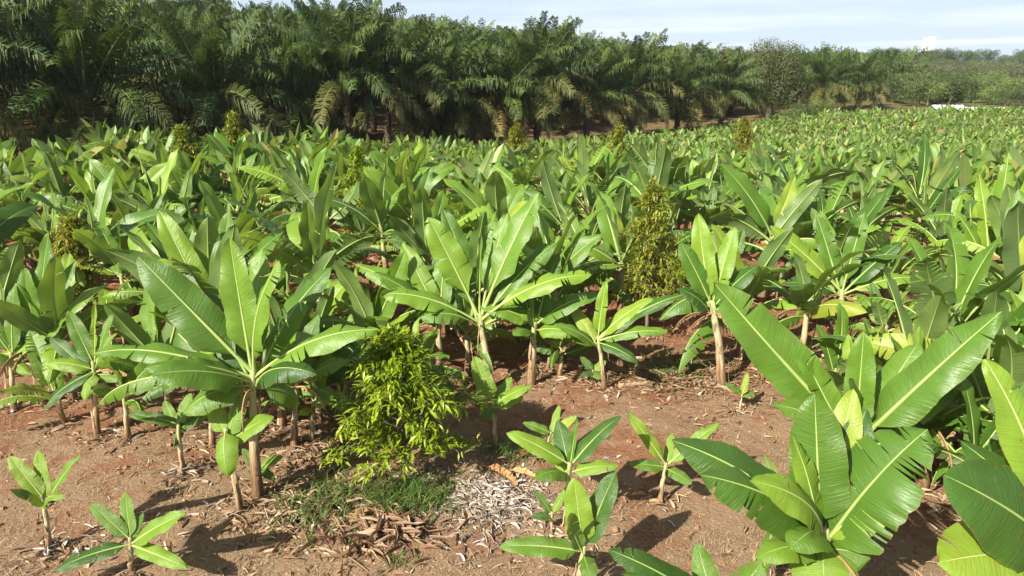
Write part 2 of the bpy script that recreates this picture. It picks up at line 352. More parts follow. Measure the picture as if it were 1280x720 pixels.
# ------------------------------------------------------------------ banana leaves
def leaf_mb(L, Wd, a0, a1, pet=0.14, fold=0.35, droop=0.5, wave=0.03, tears=3, seed=0, nseg=16, nc=3, rib=True, chord=None, ruffle=0.0):
    """blade + midrib, root at the origin, growing along +X / +Z; a0, a1 = elevation (rad) at root and tip"""
    r = random.Random(seed); mb = MB()
    NS = nseg + 4
    sv = [pet * i / 3 for i in range(3)] + [pet + (1 - pet) * i / nseg for i in range(nseg + 1)]
    ang = [a0 + (a1 - a0) * (s ** 1.55) for s in sv]
    P = [Vector((0, 0, 0))]
    for i in range(1, len(sv)):
        a = (ang[i] + ang[i - 1]) / 2; d = (sv[i] - sv[i - 1]) * L
        P.append(P[-1] + Vector((math.cos(a) * d, 0, math.sin(a) * d)))
    swerve = r.uniform(-0.06, 0.06) * L
    for i, p in enumerate(P): p.y = swerve * sv[i] ** 2
    if chord is not None:                                     # turn and stretch so that the tip lands where it should
        t = P[-1]; c0 = math.atan2(t.z, math.hypot(t.x, t.y)); k = chord[0] / t.length; da = chord[1] - c0; dz = -math.atan2(t.y, t.x)
        M = Matrix.Rotation(-da, 3, 'Y') @ Matrix.Rotation(dz, 3, 'Z')
        P = [M @ p * k for p in P]; ang = [a + da for a in ang]
    def width(t):                                             # t along the blade
        return Wd * min(1.0, (max(t, 0) / 0.13) ** 0.6) * (max(0.0, 1 - max(0, (t - 0.46) / 0.54) ** 2.2)) ** 0.74 * (1 - 0.08 * t)
    i0 = 2
    phase = r.uniform(0, 6.28)
    for side in (1, -1):
        cuts = sorted(r.sample(range(2, nseg - 1), min(tears, nseg - 4))) if tears else []
        bounds = [0] + cuts + [nseg]
        fs = fold + r.uniform(-0.10, 0.10); ds = droop + r.uniform(-0.15, 0.15)
        for b in range(len(bounds) - 1):
            lo, hi = bounds[b], bounds[b + 1]
            extra = r.uniform(-0.28, 0.16) if len(bounds) > 2 else 0
            gl, gh = r.uniform(.001, .024), r.uniform(.001, .016)
            base = len(mb.v)
            for j in range(lo, hi + 1):
                i = i0 + j + 0; i = min(i, len(P) - 1)
                t = j / nseg; a = ang[i]; w = width(t)
                T = Vector((math.cos(a), 0, math.sin(a))); Nn = Vector((-math.sin(a), 0, math.cos(a)))
                wv = wave * L * math.sin(phase + t * 15 + side) * 0.35 + ruffle * L * (0.25 * math.sin(phase + j * 2.4 + side * 0.7) + 0.55 * r.gauss(0, 1))
                rag = 1 + r.uniform(-0.035, 0.02)
                y = 0; z = 0
                for q in range(nc + 1):
                    u = q / nc
                    if q:
                        an = fs - (ds + extra) * u * 1.0 + extra * 0.4
                        st = w * rag / nc
                        y += math.cos(an) * st; z += math.sin(an) * st
                    gap = 0.0
                    if j == lo and lo > 0: gap = gl * L * u
                    if j == hi and hi < nseg: gap = -gh * L * u
                    p = P[i] + Vector((0, side * y, 0)) + Nn * (z + wv * u * u) + T * (gap + 0.022 * L * u * (w / max(Wd, 1e-6)))
                    mb.v.append(tuple(p))
            n = nc + 1
            for j in range(hi - lo):
                for q in range(nc):
                    a_, b_ = base + j * n + q, base + (j + 1) * n + q
                    uu = lambda q: 0.5 + 0.5 * side * q / nc
                    t0, t1 = (lo + j) / nseg, (lo + j + 1) / nseg
                    if side > 0: mb.face((a_, b_, b_ + 1, a_ + 1), [(uu(q), t0), (uu(q), t1), (uu(q + 1), t1), (uu(q + 1), t0)])
                    else: mb.face((a_, a_ + 1, b_ + 1, b_), [(uu(q), t0), (uu(q + 1), t0), (uu(q + 1), t1), (uu(q), t1)])
    if rib:
        step = 1 if nseg > 8 else 2
        idx = list(range(0, len(P) - 1, step)); idx = idx if idx[-1] == len(P) - 2 else idx + [len(P) - 2]
        mb.tube([P[i] + Vector((0, 0, -0.003)) for i in idx], [L * (0.0150 * max(0.0, 1 - sv[i]) ** 1.1 + 0.0012) for i in idx], 5, 1, False)
    return mb
CLS = [  # a0, a1, fold, droop, tears, width/length
    (86, 80, 1.15, 0.3, 0, 0.060),      # rolled spear
    (74, 50, 0.50, 0.35, 0, 0.112),
    (64, 24, 0.42, 0.40, 1, 0.130),
    (54, -4, 0.30, 0.55, 2, 0.134),
    (50, -32, 0.08, 0.75, 4, 0.132),
    (36, -60, -0.12, 0.9, 6, 0.130),
    (18, -82, -0.2, 0.9, 7, 0.125)]
POOL = []; POOL_LOW = []
for c, (a0, a1, fo, dr, te, wl) in enumerate(CLS):
    row = []; low = []
    for k in range(5):
        r = random.Random(c * 10 + k); j = lambda s: r.uniform(-s, s)
        A0, A1 = R(a0 + j(4)), R(a1 + j(12))
        row.append(leaf_mb(1, wl * r.uniform(0.9, 1.12), A0, A1, r.uniform(0.08, 0.14), fo + j(0.15), dr + j(0.15), 0.045, max(0, te + r.choice((-1, 0, 1, 4, 8)) if c else 0), c * 50 + k, 18, 3, ruffle=0.004).mesh('banana_leaf', (M_LEAF, M_RIB)))
        low.append(leaf_mb(1, wl * 1.05, A0, A1, 0.10, fo, dr, 0.02, (0, 0, 1, 1, 2, 3, 3)[c], c * 50 + k, 7, 2, rib=False))
    POOL.append(row); POOL_LOW.append(low)
DRY = []; DRY_LOW = [leaf_mb(1, 0.10, R(r_), R(-80), 0.1, -0.5, .8, 0.05, 2, 950 + k, 6, 1, rib=False) for k, r_ in enumerate((65, 40, 10))]
for k in range(5):
    r = random.Random(900 + k)
    DRY.append(leaf_mb(1, 0.075, R(r.uniform(-5, 25)), R(-88), 0.16, -0.9, 1.2, 0.06, 8, 900 + k, 12, 2, ruffle=0.03).mesh('dry_leaf', (M_DRY, M_DRYRIB)))

def stem_mb(h, r0, r1, seed, lean=(0, 0), n=10, seg=9):
    rr = random.Random(seed); mb = MB(); pts = []; rad = []
    for i in range(seg + 1):
        t = i / seg
        pts.append((lean[0] * t ** 1.4 + rr.uniform(-1, 1) * 0.012, lean[1] * t ** 1.4 + rr.uniform(-1, 1) * 0.012, -0.12 + (h + 0.12) * t))
        rad.append((r0 * (1 + 0.45 * math.exp(-t * 9)) * (1 - t) + r1 * t) * rr.uniform(0.95, 1.05))
    mb.tube(pts, rad, n, 0, True, 1.0, 0.05, rr)
    return mb
STEM_N = [stem_mb(1.0, 0.075, 0.040, k, (random.uniform(-.06, .06), random.uniform(-.06, .06))).mesh('pseudostem', (M_STEM,)) for k in range(5)]
def sheath_mb(seed):
    rr = random.Random(seed); mb = MB()
    for k in range(4):
        a = rr.uniform(0, 6.28); L = rr.uniform(0.25, 0.55); z0 = rr.uniform(0.25, 0.95); w = rr.uniform(0.25, 0.45)
        b = len(mb.v); n = 5
        for i in range(n):
            t = i / (n - 1); r = 0.095 * (1 - 0.4 * (z0 - L * t)) + 0.05 * t * t * rr.uniform(0.6, 1.8)
            for q in (-0.5, 0, 0.5):
                an = a + q * w * 2 * (1 - 0.6 * t); mb.v.append((math.cos(an) * r, math.sin(an) * r, z0 - L * t))
        for i in range(n - 1):
            for q in range(2):
                p = b + i * 3 + q; mb.face((p, p + 1, p + 4, p + 3))
    return mb
SHEATH = [sheath_mb(40 + k).mesh('dry_sheath', (M_SHEATH,)) for k in range(4)]

def leaf_turn(c, az, r):
    """azimuth, then a twist of the blade about its own length"""
    el = R((CLS[c][0] * 0.55 + CLS[c][1] * 0.45)); tw = r.choice((-1, 1)) * abs(r.gauss(0, (0.9, 1.0, 0.9, 0.75, 0.6, 0.4, 0.3)[c]))
    return Matrix.Rotation(az, 4, 'Z') @ Matrix.Rotation(-el, 4, 'Y') @ Matrix.Rotation(max(-1.5, min(1.5, tw)), 4, 'X') @ Matrix.Rotation(el, 4, 'Y')
BANANAS = []                                           # (x, y) of every plant, for spacing
def banana_random(x, y, sc, seed, simple_=False, n_leaves=None, dry=None):
    """a banana plant with random leaves, each a part of its own"""
    r = random.Random(seed); z = gz(x, y)
    root = empty('banana_plant', (x, y, z), r.uniform(0, 6.28)); root.rotation_euler = (r.gauss(0, .07), r.gauss(0, .07), root.rotation_euler[2])
    h = r.uniform(1.25, 1.85) * sc
    link('pseudostem', STEM_N[r.randrange(5)], root, rot=(0, 0, r.uniform(0, 6)), sc=(1.15 * sc + 0.08, 1.15 * sc + 0.08, h))
    n = n_leaves or r.randint(8, 11)
    az = r.uniform(0, 6.28)
    upright = r.uniform(-0.6, 0.6)
    for k in range(n):
        age = k / (n - 1)
        c = int(min(6, max(0, round(0.5 + age * 5.4 + upright * (0.4 + age) + r.uniform(-0.9, 0.8)))))
        if k > 0: c = max(1, c)
        else: c = r.choice((0, 1, 1))
        L = sc * r.uniform(1.6, 2.35) * (0.8 if k == 0 else 1.0)
        az += 2.4 + r.uniform(-0.5, 0.5)
        rad = 0.03 + 0.03 * age
        o = link('leaf', POOL[c][r.randrange(5)], root)
        o.matrix_local = Matrix.Translation((math.cos(az) * rad, math.sin(az) * rad, h - 0.04 - 0.42 * age * sc)) @ leaf_turn(c, az, r) @ Matrix.Diagonal((L, L * r.uniform(0.9, 1.12), L, 1))
    if dry is None: dry = r.choice((0, 1, 2, 2, 3, 3))
    for k in range(dry):
        a = r.uniform(0, 6.28); L = sc * r.uniform(0.8, 1.4)
        link('dry_leaf', DRY[r.randrange(5)], root, (math.cos(a) * 0.05, math.sin(a) * 0.05, h - 0.3 * sc), (0, 0, a), (L, L, L))
    if r.random() < 0.7 and not simple_:
        link('dry_sheath', SHEATH[r.randrange(4)], root, rot=(0, 0, r.uniform(0, 6)), sc=(sc, sc, h * 0.9))
    BANANAS.append((x, y, sc))
    return root
HAND = []
def banana(base, crown, leaves, label, r0=0.10, dry=0, seed=1, lean_y=0.0, pet=0.10, Y=None, sheath=True):
    """a banana plant that follows the photograph: where the stem stands, where it opens, where its leaves point.
    leaf: (tip x, tip y, metres away(+)/towards(-) the camera at the tip, half width, sag, fold, roll, tears [, ruffle])"""
    b = on_ground(*base) if Y is None else Vector((*at_depth(base[0], base[1], Y)[:2], 0))
    if Y is not None: b.z = gz(b.x, b.y)
    c = at_depth(crown[0], crown[1], b.y + lean_y)
    root = empty('banana_plant', b)
    h = c.z - b.z; lean = (c.x - b.x, c.y - b.y)
    r = random.Random(seed * 77)
    link('pseudostem', stem_mb(h, r0, r0 * 0.55, seed, lean, 12, 10).mesh('pseudostem', (M_STEM,)), root)
    tot = len(leaves)
    for k, lf in enumerate(leaves):
        tx, ty, dy, wd, sag, fold, roll, tears = lf[:8]; ruf = lf[8] if len(lf) > 8 else 0.0
        tip = at_depth(tx, ty, c.y + dy)
        st = c + Vector((0, 0, -min(.32, h * 0.2) * k / tot - 0.02))
        d = tip - st; L = d.length; az = math.atan2(d.y, d.x); el = math.asin(d.z / L)
        st = st + Vector((math.cos(az), math.sin(az), 0)) * r0 * 0.35
        d = tip - st; L = d.length; az = math.atan2(d.y, d.x); el = math.asin(d.z / L)
        n0 = Vector((-math.sin(el) * math.cos(az), -math.sin(el) * math.sin(az), math.cos(el))); b0 = Vector((-math.sin(az), math.cos(az), 0))
        g = (Vector((0, 0, CAM_H)) - (st + tip) / 2).normalized() * 0.55 + sdir * 0.7    # blades turn to the light, which falls from behind the viewer
        roll = roll * 0.25 + max(-1.35, min(1.35, math.atan2(-g.dot(b0), g.dot(n0)))) * 0.95 * (1 - 0.35 * min(1, sag / 0.6))
        tears += r.choice((0, 0, 1, 2, 3)) if L > 1.2 else r.choice((0, 0, 0, 1))
        wd *= 1.24 if wd < .15 else 1.22
        mb = leaf_mb(L, wd, el + sag, el - sag, pet, fold, 0.45 + sag * 0.3, 0.045, tears, seed * 31 + k, 28, 4, True, (L, el), max(ruf, .0045))
        M = Matrix.Translation(st - b) @ Matrix.Rotation(az, 4, 'Z') @ Matrix.Rotation(-el, 4, 'Y') @ Matrix.Rotation(roll, 4, 'X') @ Matrix.Rotation(el, 4, 'Y')
        o = link('leaf', mb.mesh('banana_leaf', (M_LEAF, M_RIB)), root); o.matrix_local = M
    for k in range(dry + (2 if r0 > .06 else 0)):
        a = r.uniform(0, 6.28); L = min(1.5, h) * r.uniform(0.5, 0.85)
        link('dry_leaf', DRY[r.randrange(5)], root, Vector((lean[0] * .8, lean[1] * .8, h * 0.86)) + Vector((math.cos(a), math.sin(a), 0)) * r0 * 0.5, (0, 0, a), (L, L, L))
    if sheath: link('dry_sheath', SHEATH[seed % 4], root, sc=(r0 / 0.088, r0 / 0.088, h * 0.8), rot=(0, 0, seed))
    tag(root, label, 'banana plant', 'banana plants in the field')
    HAND.append(root); BANANAS.append((b.x, b.y, 1.0))
    return root

# --- small plants on the open soil
banana((62, 688), (56, 622), [(9, 568, .1, .10, .25, .3, .5, 1), (48, 560, .25, .09, .1, .35, 0, 0), (103, 566, -.1, .085, .15, .35, -.4, 0), (10, 612, -.3, .07, .5, .0, .2, 1), (84, 622, -.45, .07, .6, 0, 0, 1)],
       'lone small banana plant with five leaves and a red brown stem', .045, 0, 3, sheath=True)
banana((164, 716), (163, 672), [(110, 628, .1, .085, .2, .3, .4, 0), (156, 612, .3, .085, .1, .3, 0, 0), (180, 640, .2, .06, .1, .5, .2, 0), (206, 658, .3, .055, .2, .4, -.2, 0), (236, 640, -.25, .115, .2, .25, -.6, 0), (64, 716, -.35, .10, .35, .2, .4, 2), (238, 712, -.5, .09, .3, .1, -.3, 0)],
       'small bright banana plant with broad leaves at the bottom edge of the soil', .042, 0, 4, sheath=False)
banana((229, 592), (222, 528), [(158, 518, -.1, .085, .3, .2, .5, 1), (240, 490, .3, .09, .2, .3, 0, 0), (262, 520, .2, .08, .3, .3, -.2, 1), (205, 500, .4, .08, .2, .3, 0, 0)],
       'thin young banana stem standing alone beside the large torn banana plant', .05, 0, 5)
banana((708, 668), (712, 578), [(630, 540, .1, .12, .4, .2, .5, 0), (778, 518, .25, .12, .25, .3, -.5, 0), (697, 524, .6, .12, .15, .3, .3, 0), (722, 520, .35, .05, .05, .9, 0, 0), (775, 584, -.1, .10, .45, .1, -.3, 1), (666, 600, -.45, .13, .6, .0, .5, 1), (690, 548, .75, .1, .3, .2, 0, 0)],
       'young banana plant with seven spreading leaves between shrub and double upright leaf plant', .055, 0, 6)
banana((722, 745), (730, 682), [(717, 594, .15, .155, .10, .3, .15, 0), (772, 586, .25, .145, .12, .3, -.5, 0), (620, 684, -.1, .115, .3, .25, .55, 1), (715, 640, -.45, .09, .35, .1, .3, 2), (742, 730, -.5, .10, .5, .1, 0, 1)],
       'small banana plant holding two broad upright leaves and one flat sideways leaf', .05, 0, 7)
banana((690, 668), (690, 640), [(668, 612, .1, .05, .2, .3, 0, 0), (712, 606, .1, .05, .2, .3, 0, 0), (664, 646, -.1, .055, .3, .2, 0, 0)],
       'tiny banana sucker with three leaves beside the seven leaved young plant', .025, 0, 8, sheath=False)
banana((824, 628), (833, 578), [(782, 512, .1, .085, .2, .3, .4, 0), (902, 528, .2, .085, .2, .35, -.5, 0), (784, 580, -.1, .085, .3, .2, .4, 0), (866, 606, -.35, .085, .4, .1, -.3, 1), (840, 540, .5, .06, .2, .4, 0, 0)],
       'young banana plant with thin leaves on open soil next to the huge leaves', .045, 0, 9)
banana((923, 515), (928, 492), [(905, 478, 0, .055, .2, .3, .2, 0), (935, 465, .1, .055, .1, .3, 0, 0), (945, 490, .1, .05, .2, .2, 0, 0)],
       'tiny banana sucker on bare soil under the giant slanting leaf', .025, 0, 10, sheath=False)
banana((620, 562), (616, 502), [(592, 443, .2, .14, .15, .3, .35, 0), (667, 482, .1, .11, .3, .25, -.5, 0), (603, 526, -.35, .12, .4, .1, .3, 0), (655, 495, .3, .1, .3, .2, 0, 0), (640, 470, .5, .09, .2, .3, 0, 0)],
       'small leafy banana sucker in front of the tall pale stemmed plant', .045, 0, 11)
banana((679, 572), (690, 540), [(652, 528, 0, .07, .3, .2, .3, 0), (722, 520, .1, .075, .2, .3, -.3, 0), (700, 505, .3, .06, .2, .3, 0, 0)],
       'little banana sucker behind the seven leaved young plant', .03, 0, 12, sheath=False)
banana((330, 612), (322, 582), [(302, 560, .1, .06, .2, .3, .2, 0), (355, 570, .1, .075, .2, .2, -.2, 0), (345, 600, -.15, .06, .3, .1, 0, 0), (310, 592, -.2, .06, .3, .1, 0, 0)],
       'dark green banana sucker at the foot of the large torn banana plant', .03, 0, 13, sheath=False)
# --- the large plants
banana((322, 622), (316, 462), [
    (168, 316, .3, .27, .18, .15, .55, 1), (286, 292, .2, .22, .05, .55, .3, 0), (352, 322, -.35, .22, .30, .0, -.25, 2), (328, 305, .7, .2, .15, .3, 0, 0),
    (478, 412, -.1, .23, .45, -.1, -.75, 3), (112, 444, -.1, .16, .5, .1, .8, 3), (176, 462, -.7, .2, .55, .0, .6, 2),
    (122, 512, .1, .17, .7, -.3, .5, 9, .01), (184, 470, -.9, .25, .45, .1, .6, 0), (420, 330, .6, .22, .35, .2, -.4, 2), (228, 520, -.5, .24, .7, .0, .3, 2), (400, 470, -.6, .2, .8, -.1, -.3, 4), (250, 360, .8, .22, .3, .1, .3, 1), (375, 505, .5, .2, .6, .1, -.3, 1)],
    'large torn banana plant with thick mottled stem, leaves flung out sideways over the soil', .088, 2, 14, pet=.2)
banana((300, 640), (282, 536), [(287, 598, -.45, .17, .9, -.05, 0, 0), (262, 500, .3, .12, .3, .3, .3, 0), (308, 490, .3, .14, .4, .2, 0, 0), (345, 520, .2, .15, .4, .2, -.4, 0)],
    'slim banana stem with one broad leaf hanging straight down, beside mottled stem', .055, 0, 15)
banana((612, 486), (599, 392), [
    (533, 268, .2, .27, .10, .3, .45, 0), (602, 288, .25, .07, .04, 1.1, 0, 0), (676, 236, .45, .27, .12, .35, -.35, 0), (636, 262, .7, .2, .1, .3, 0, 0),
    (744, 344, -.1, .22, .50, .1, -.75, 5), (473, 368, -.15, .24, .50, .0, .75, 2), (700, 300, .5, .22, .3, .2, -.4, 1), (565, 300, .9, .2, .3, .2, .4, 1), (520, 400, -.4, .2, .8, .0, .4, 4), (690, 400, .5, .2, .8, .0, -.4, 3)],
    'tall banana plant with pale yellow green stem and arching leaves in mid clearing', .10, 0, 16, pet=.30, sheath=False)
banana((549, 472), (549, 388), [(440, 330, .3, .2, .35, .1, .4, 2), (500, 300, .5, .2, .2, .3, .3, 0), (465, 340, -.3, .2, .4, .0, .6, 2), (560, 290, .6, .2, .15, .3, 0, 0), (590, 340, .6, .2, .3, .2, -.3, 1), (520, 395, -.5, .18, .6, 0, .2, 2)],
    'banana plant with tan bare stem beside the tall pale stemmed plant', .085, 1, 17)
banana((664, 482), (668, 402), [(598, 385, -.1, .19, .5, .1, .6, 2), (752, 368, .1, .21, .45, .1, -.5, 2), (640, 320, .6, .2, .2, .3, .2, 0), (700, 312, .5, .2, .2, .3, -.2, 0), (722, 420, -.4, .18, .6, 0, -.4, 1), (668, 335, -.1, .17, .1, .4, 0, 0), (640, 420, -.6, .16, .7, 0, .3, 2)],
    'dark leaved banana plant with tan stem just behind the pale stemmed one', .10, 2, 18)
banana((756, 486), (747, 420), [(758, 348, .1, .12, .1, .45, 0, 0), (820, 372, .15, .15, .3, .25, -.5, 0), (868, 366, .1, .13, .4, .1, -.6, 0), (838, 416, -.2, .12, .4, .1, -.5, 0), (800, 456, -.5, .12, .6, .0, -.3, 0), (700, 420, .1, .12, .5, .1, .5, 0), (712, 380, .5, .13, .3, .2, .3, 0), (690, 405, -.3, .12, .5, 0, .5, 0)],
    'banana plant with dark round tipped leaves in front of the golden conical shrub', .06, 1, 19)
banana((740, 478), (742, 462), [(725, 445, .1, .07, .2, .3, .2, 0), (758, 450, .1, .08, .2, .3, -.2, 0), (725, 470, -.15, .07, .3, .1, .2, 0), (752, 474, -.2, .08, .4, .1, 0, 0)],
    'tiny banana sucker under the dark round tipped banana plant', .025, 0, 20, sheath=False)
# --- the plants at the sunlit corner, very near
banana((1085, 640), (1072, 545), [
    (886, 346, .5, .33, .06, .35, .42, 1), (952, 414, .9, .30, .12, .3, .4, 0), (1258, 384, -.3, .30, .12, .25, -.62, 0), (1080, 410, .3, .19, .06, .6, .1, 0), (1150, 425, .6, .24, .2, .3, -.3, 0), (1140, 500, .2, .2, .4, .1, -.4, 2), (960, 505, -.3, .2, .5, .1, .5, 3), (1060, 470, -.2, .2, .2, .3, .1, 0), (1180, 560, -.2, .2, .6, 0, -.4, 4),
    (990, 418, .3, .18, .1, .45, .2, 0), (1200, 480, .7, .22, .4, .1, -.4, 2), (1015, 470, .9, .2, .35, .2, .3, 1)],
    'big banana plant with one giant leaf slanting up and another across bare soil', .13, 2, 21, pet=.16)
banana((1025, 790), (1030, 662), [
    (1018, 486, .3, .27, .06, .32, .08, 0), (832, 548, .2, .29, .45, .0, .75, 2), (866, 592, -.35, .30, .50, -.2, .55, 4), (930, 600, -.55, .22, .6, .0, .4, 2), (985, 690, -.6, .22, .8, .0, .2, 1), (1130, 620, -.2, .22, .5, .1, -.4, 3), (988, 540, .1, .13, .25, .0, .5, 2), (1032, 748, -.62, .32, .7, .15, 0, 0),
    (1165, 532, -.1, .42, .35, .25, -.15, 7, .022), (1085, 505, .6, .2, .15, .4, -.2, 0), (1090, 700, -.3, .24, .7, .0, -.3, 1), (940, 700, -.45, .17, .6, 0, .4, 2), (1068, 480, .8, .2, .2, .4, 0, 0)],
    'nearest banana plant with a ribbed ragged leaf and a glossy upright one', .12, 2, 22, pet=.10)
banana((1330, 800), (1330, 690), [
    (1172, 590, -.35, .46, .30, .05, .2, 0), (1165, 705, -.55, .42, .30, .0, .35, 1), (1225, 440, .5, .25, .3, .2, .3, 2), (1190, 545, .3, .26, .45, .0, .6, 3), (1260, 480, .9, .25, .3, .2, .2, 0), (1300, 470, .4, .26, .1, .3, 0, 0), (1420, 600, 0, .25, .4, .1, -.4, 1)],
    'banana plant cut by the frame edge showing two broad pale leaves', .12, 1, 23, pet=.08)
banana((880, 850), (905, 770), [(752, 684, -.1, .16, .45, .0, .6, 2), (770, 716, -.3, .17, .4, .0, .6, 3), (800, 735, -.4, .2, .5, .2, .3, 1), (955, 700, .2, .2, .35, .1, -.4, 5), (870, 675, .5, .13, .3, .2, .2, 1)],
    'low banana plant at the bottom edge showing only its flat long leaves', .08, 0, 24, pet=.08)
# --- the group at the near side of the open soil
banana((54, 506), (46, 424), [(62, 284, .3, .16, .06, .45, .15, 0), (30, 330, .1, .19, .1, .45, .1, 0), (140, 352, .2, .16, .25, .25, -.5, 1), (102, 320, .5, .15, .2, .3, -.3, 0), (-30, 470, -.2, .17, .5, .1, .5, 1), (-10, 380, .3, .18, .4, .1, .5, 3), (100, 460, -.3, .16, .6, .0, -.3, 1), (8, 410, .5, .16, .5, .1, .4, 2)],
    'banana plant with thin bare stem and yellow green erect leaves beside small clump', .075, 1, 25)
banana((122, 545), (117, 452), [(84, 386, .15, .13, .12, .35, .3, 0), (120, 372, .2, .06, .05, .9, 0, 0), (142, 390, .2, .12, .15, .35, -.3, 0), (148, 415, -.1, .09, .3, .2, -.4, 0), (54, 456, -.1, .13, .5, .1, .5, 1), (55, 515, -.35, .12, .5, .1, .4, 0), (105, 502, -.5, .12, .6, .0, .2, 0), (168, 475, .1, .12, .5, .1, -.4, 1), (60, 420, .3, .11, .3, .2, .4, 0)],
    'mid sized banana plant with rounded leaves low over several thin brown stems', .06, 1, 26)
banana((18, 512), (14, 440), [(-30, 380, .2, .14, .3, .2, .3, 1), (20, 350, .3, .14, .15, .3, 0, 0), (60, 420, .1, .13, .3, .2, -.3, 0), (-20, 450, -.3, .13, .5, .1, .3, 1), (40, 470, -.4, .11, .6, 0, 0, 1)],
    'banana plant with slanting brown stem cut by the picture edge', .06, 2, 27)
banana((368, 560), (372, 470), [(330, 400, .2, .15, .3, .2, .3, 1), (400, 390, .3, .16, .2, .3, -.2, 0), (440, 450, .1, .16, .4, .1, -.4, 2), (360, 380, .5, .15, .15, .3, 0, 0), (425, 500, -.3, .15, .6, 0, -.4, 2), (322, 470, -.1, .15, .5, .1, .4, 2)],
    'banana plant in shade just behind the large torn one with red stem', .07, 1, 28)
banana((390, 555), (392, 500), [(360, 440, .2, .12, .2, .3, .3, 0), (415, 430, .3, .13, .2, .3, -.2, 0), (430, 490, -.1, .12, .4, .1, -.4, 1), (375, 520, -.3, .1, .5, .1, .2, 0)],
    'thin banana plant with tan stem between the torn plant and bright shrub', .05, 1, 29)
banana((1050, 420), (1052, 362), [(958, 280, .3, .25, .15, .2, .45, 1), (1018, 262, .5, .2, .1, .35, .2, 0), (1082, 262, .3, .2, .08, .4, 0, 0), (1130, 300, .2, .22, .2, .3, -.4, 0), (1160, 350, -.1, .2, .5, .1, -.5, 3), (975, 355, -.2, .2, .5, .1, .5, 3), (1010, 330, .6, .2, .3, .2, .3, 0), (1110, 390, -.5, .2, .6, 0, -.3, 4), (1040, 300, .6, .2, .1, .4, 0, 0)],
    'bright banana plant with a leaf fan behind the giant slanting leaf', .11, 2, 30, pet=.2)
banana((902, 482), (890, 376), [(848, 300, .2, .2, .15, .25, .4, 1), (872, 262, .4, .2, .1, .35, .1, 0), (920, 280, .4, .2, .15, .3, -.3, 1), (950, 330, .2, .2, .35, .2, -.4, 2), (935, 390, -.2, .18, .6, 0, -.4, 4), (845, 360, -.2, .17, .5, .1, .4, 3), (900, 310, .6, .18, .2, .3, 0, 0)],
    'banana plant with whitish stem at the soil edge beside the golden conical shrub', .11, 3, 31)
banana((1243, 400), (1240, 352), [(1262, 185, .3, .2, .06, .35, 0, 0), (1272, 290, -.3, .25, .2, .2, -.3, 0), (1222, 210, .5, .2, .15, .3, .2, 1), (1190, 260, .3, .2, .3, .2, .4, 2), (1180, 330, .1, .2, .5, .1, .5, 3), (1330, 300, .1, .2, .3, .2, -.4, 2), (1290, 380, -.4, .2, .6, 0, -.3, 3), (1200, 400, -.4, .18, .7, 0, .3, 5)],
    'tall banana plant at the frame edge with light leaf held high', .11, 3, 32, pet=.18)

# ------------------------------------------------------------------ leafy shrubs (young fruit trees)
def shrub_leaf_mb(L=1.0, w=0.115):
    mb = MB(); n = 4
    prof = [0.0, 0.75, 1.0, 0.7, 0.0]
    for i in range(n + 1):
        t = i / n; x = L * t; z = -0.35 * L * t * t
        for q in (-1, 0, 1): mb.v.append((x, q * w * prof[i] * L, z + abs(q) * w * prof[i] * L * 0.45))
    for i in range(n):
        for q in (0, 1):
            a = i * 3 + q
            mb.face((a, a + 3, a + 4, a + 1))
    return mb
def small_leaf(mb, p, d, L, w):
    """a bent two-quad leaf appended to a joined mesh"""
    d = d.normalized(); sd = d.cross(Vector((0, 0, 1)))
    if sd.length < 1e-3: sd = Vector((1, 0, 0))
    sd.normalize(); up = sd.cross(d)
    b = len(mb.v); m = p + d * L * 0.5 + up * L * 0.06; t = p + d * L - up * L * 0.12
    mb.v += [tuple(p), tuple(m + sd * w), tuple(t), tuple(m - sd * w), tuple(m - up * L * 0.05)]
    mb.face((b, b + 4, b + 1)); mb.face((b + 4, b + 2, b + 1)); mb.face((b, b + 3, b + 4)); mb.face((b + 4, b + 3, b + 2))
LEAF_MESH = {}
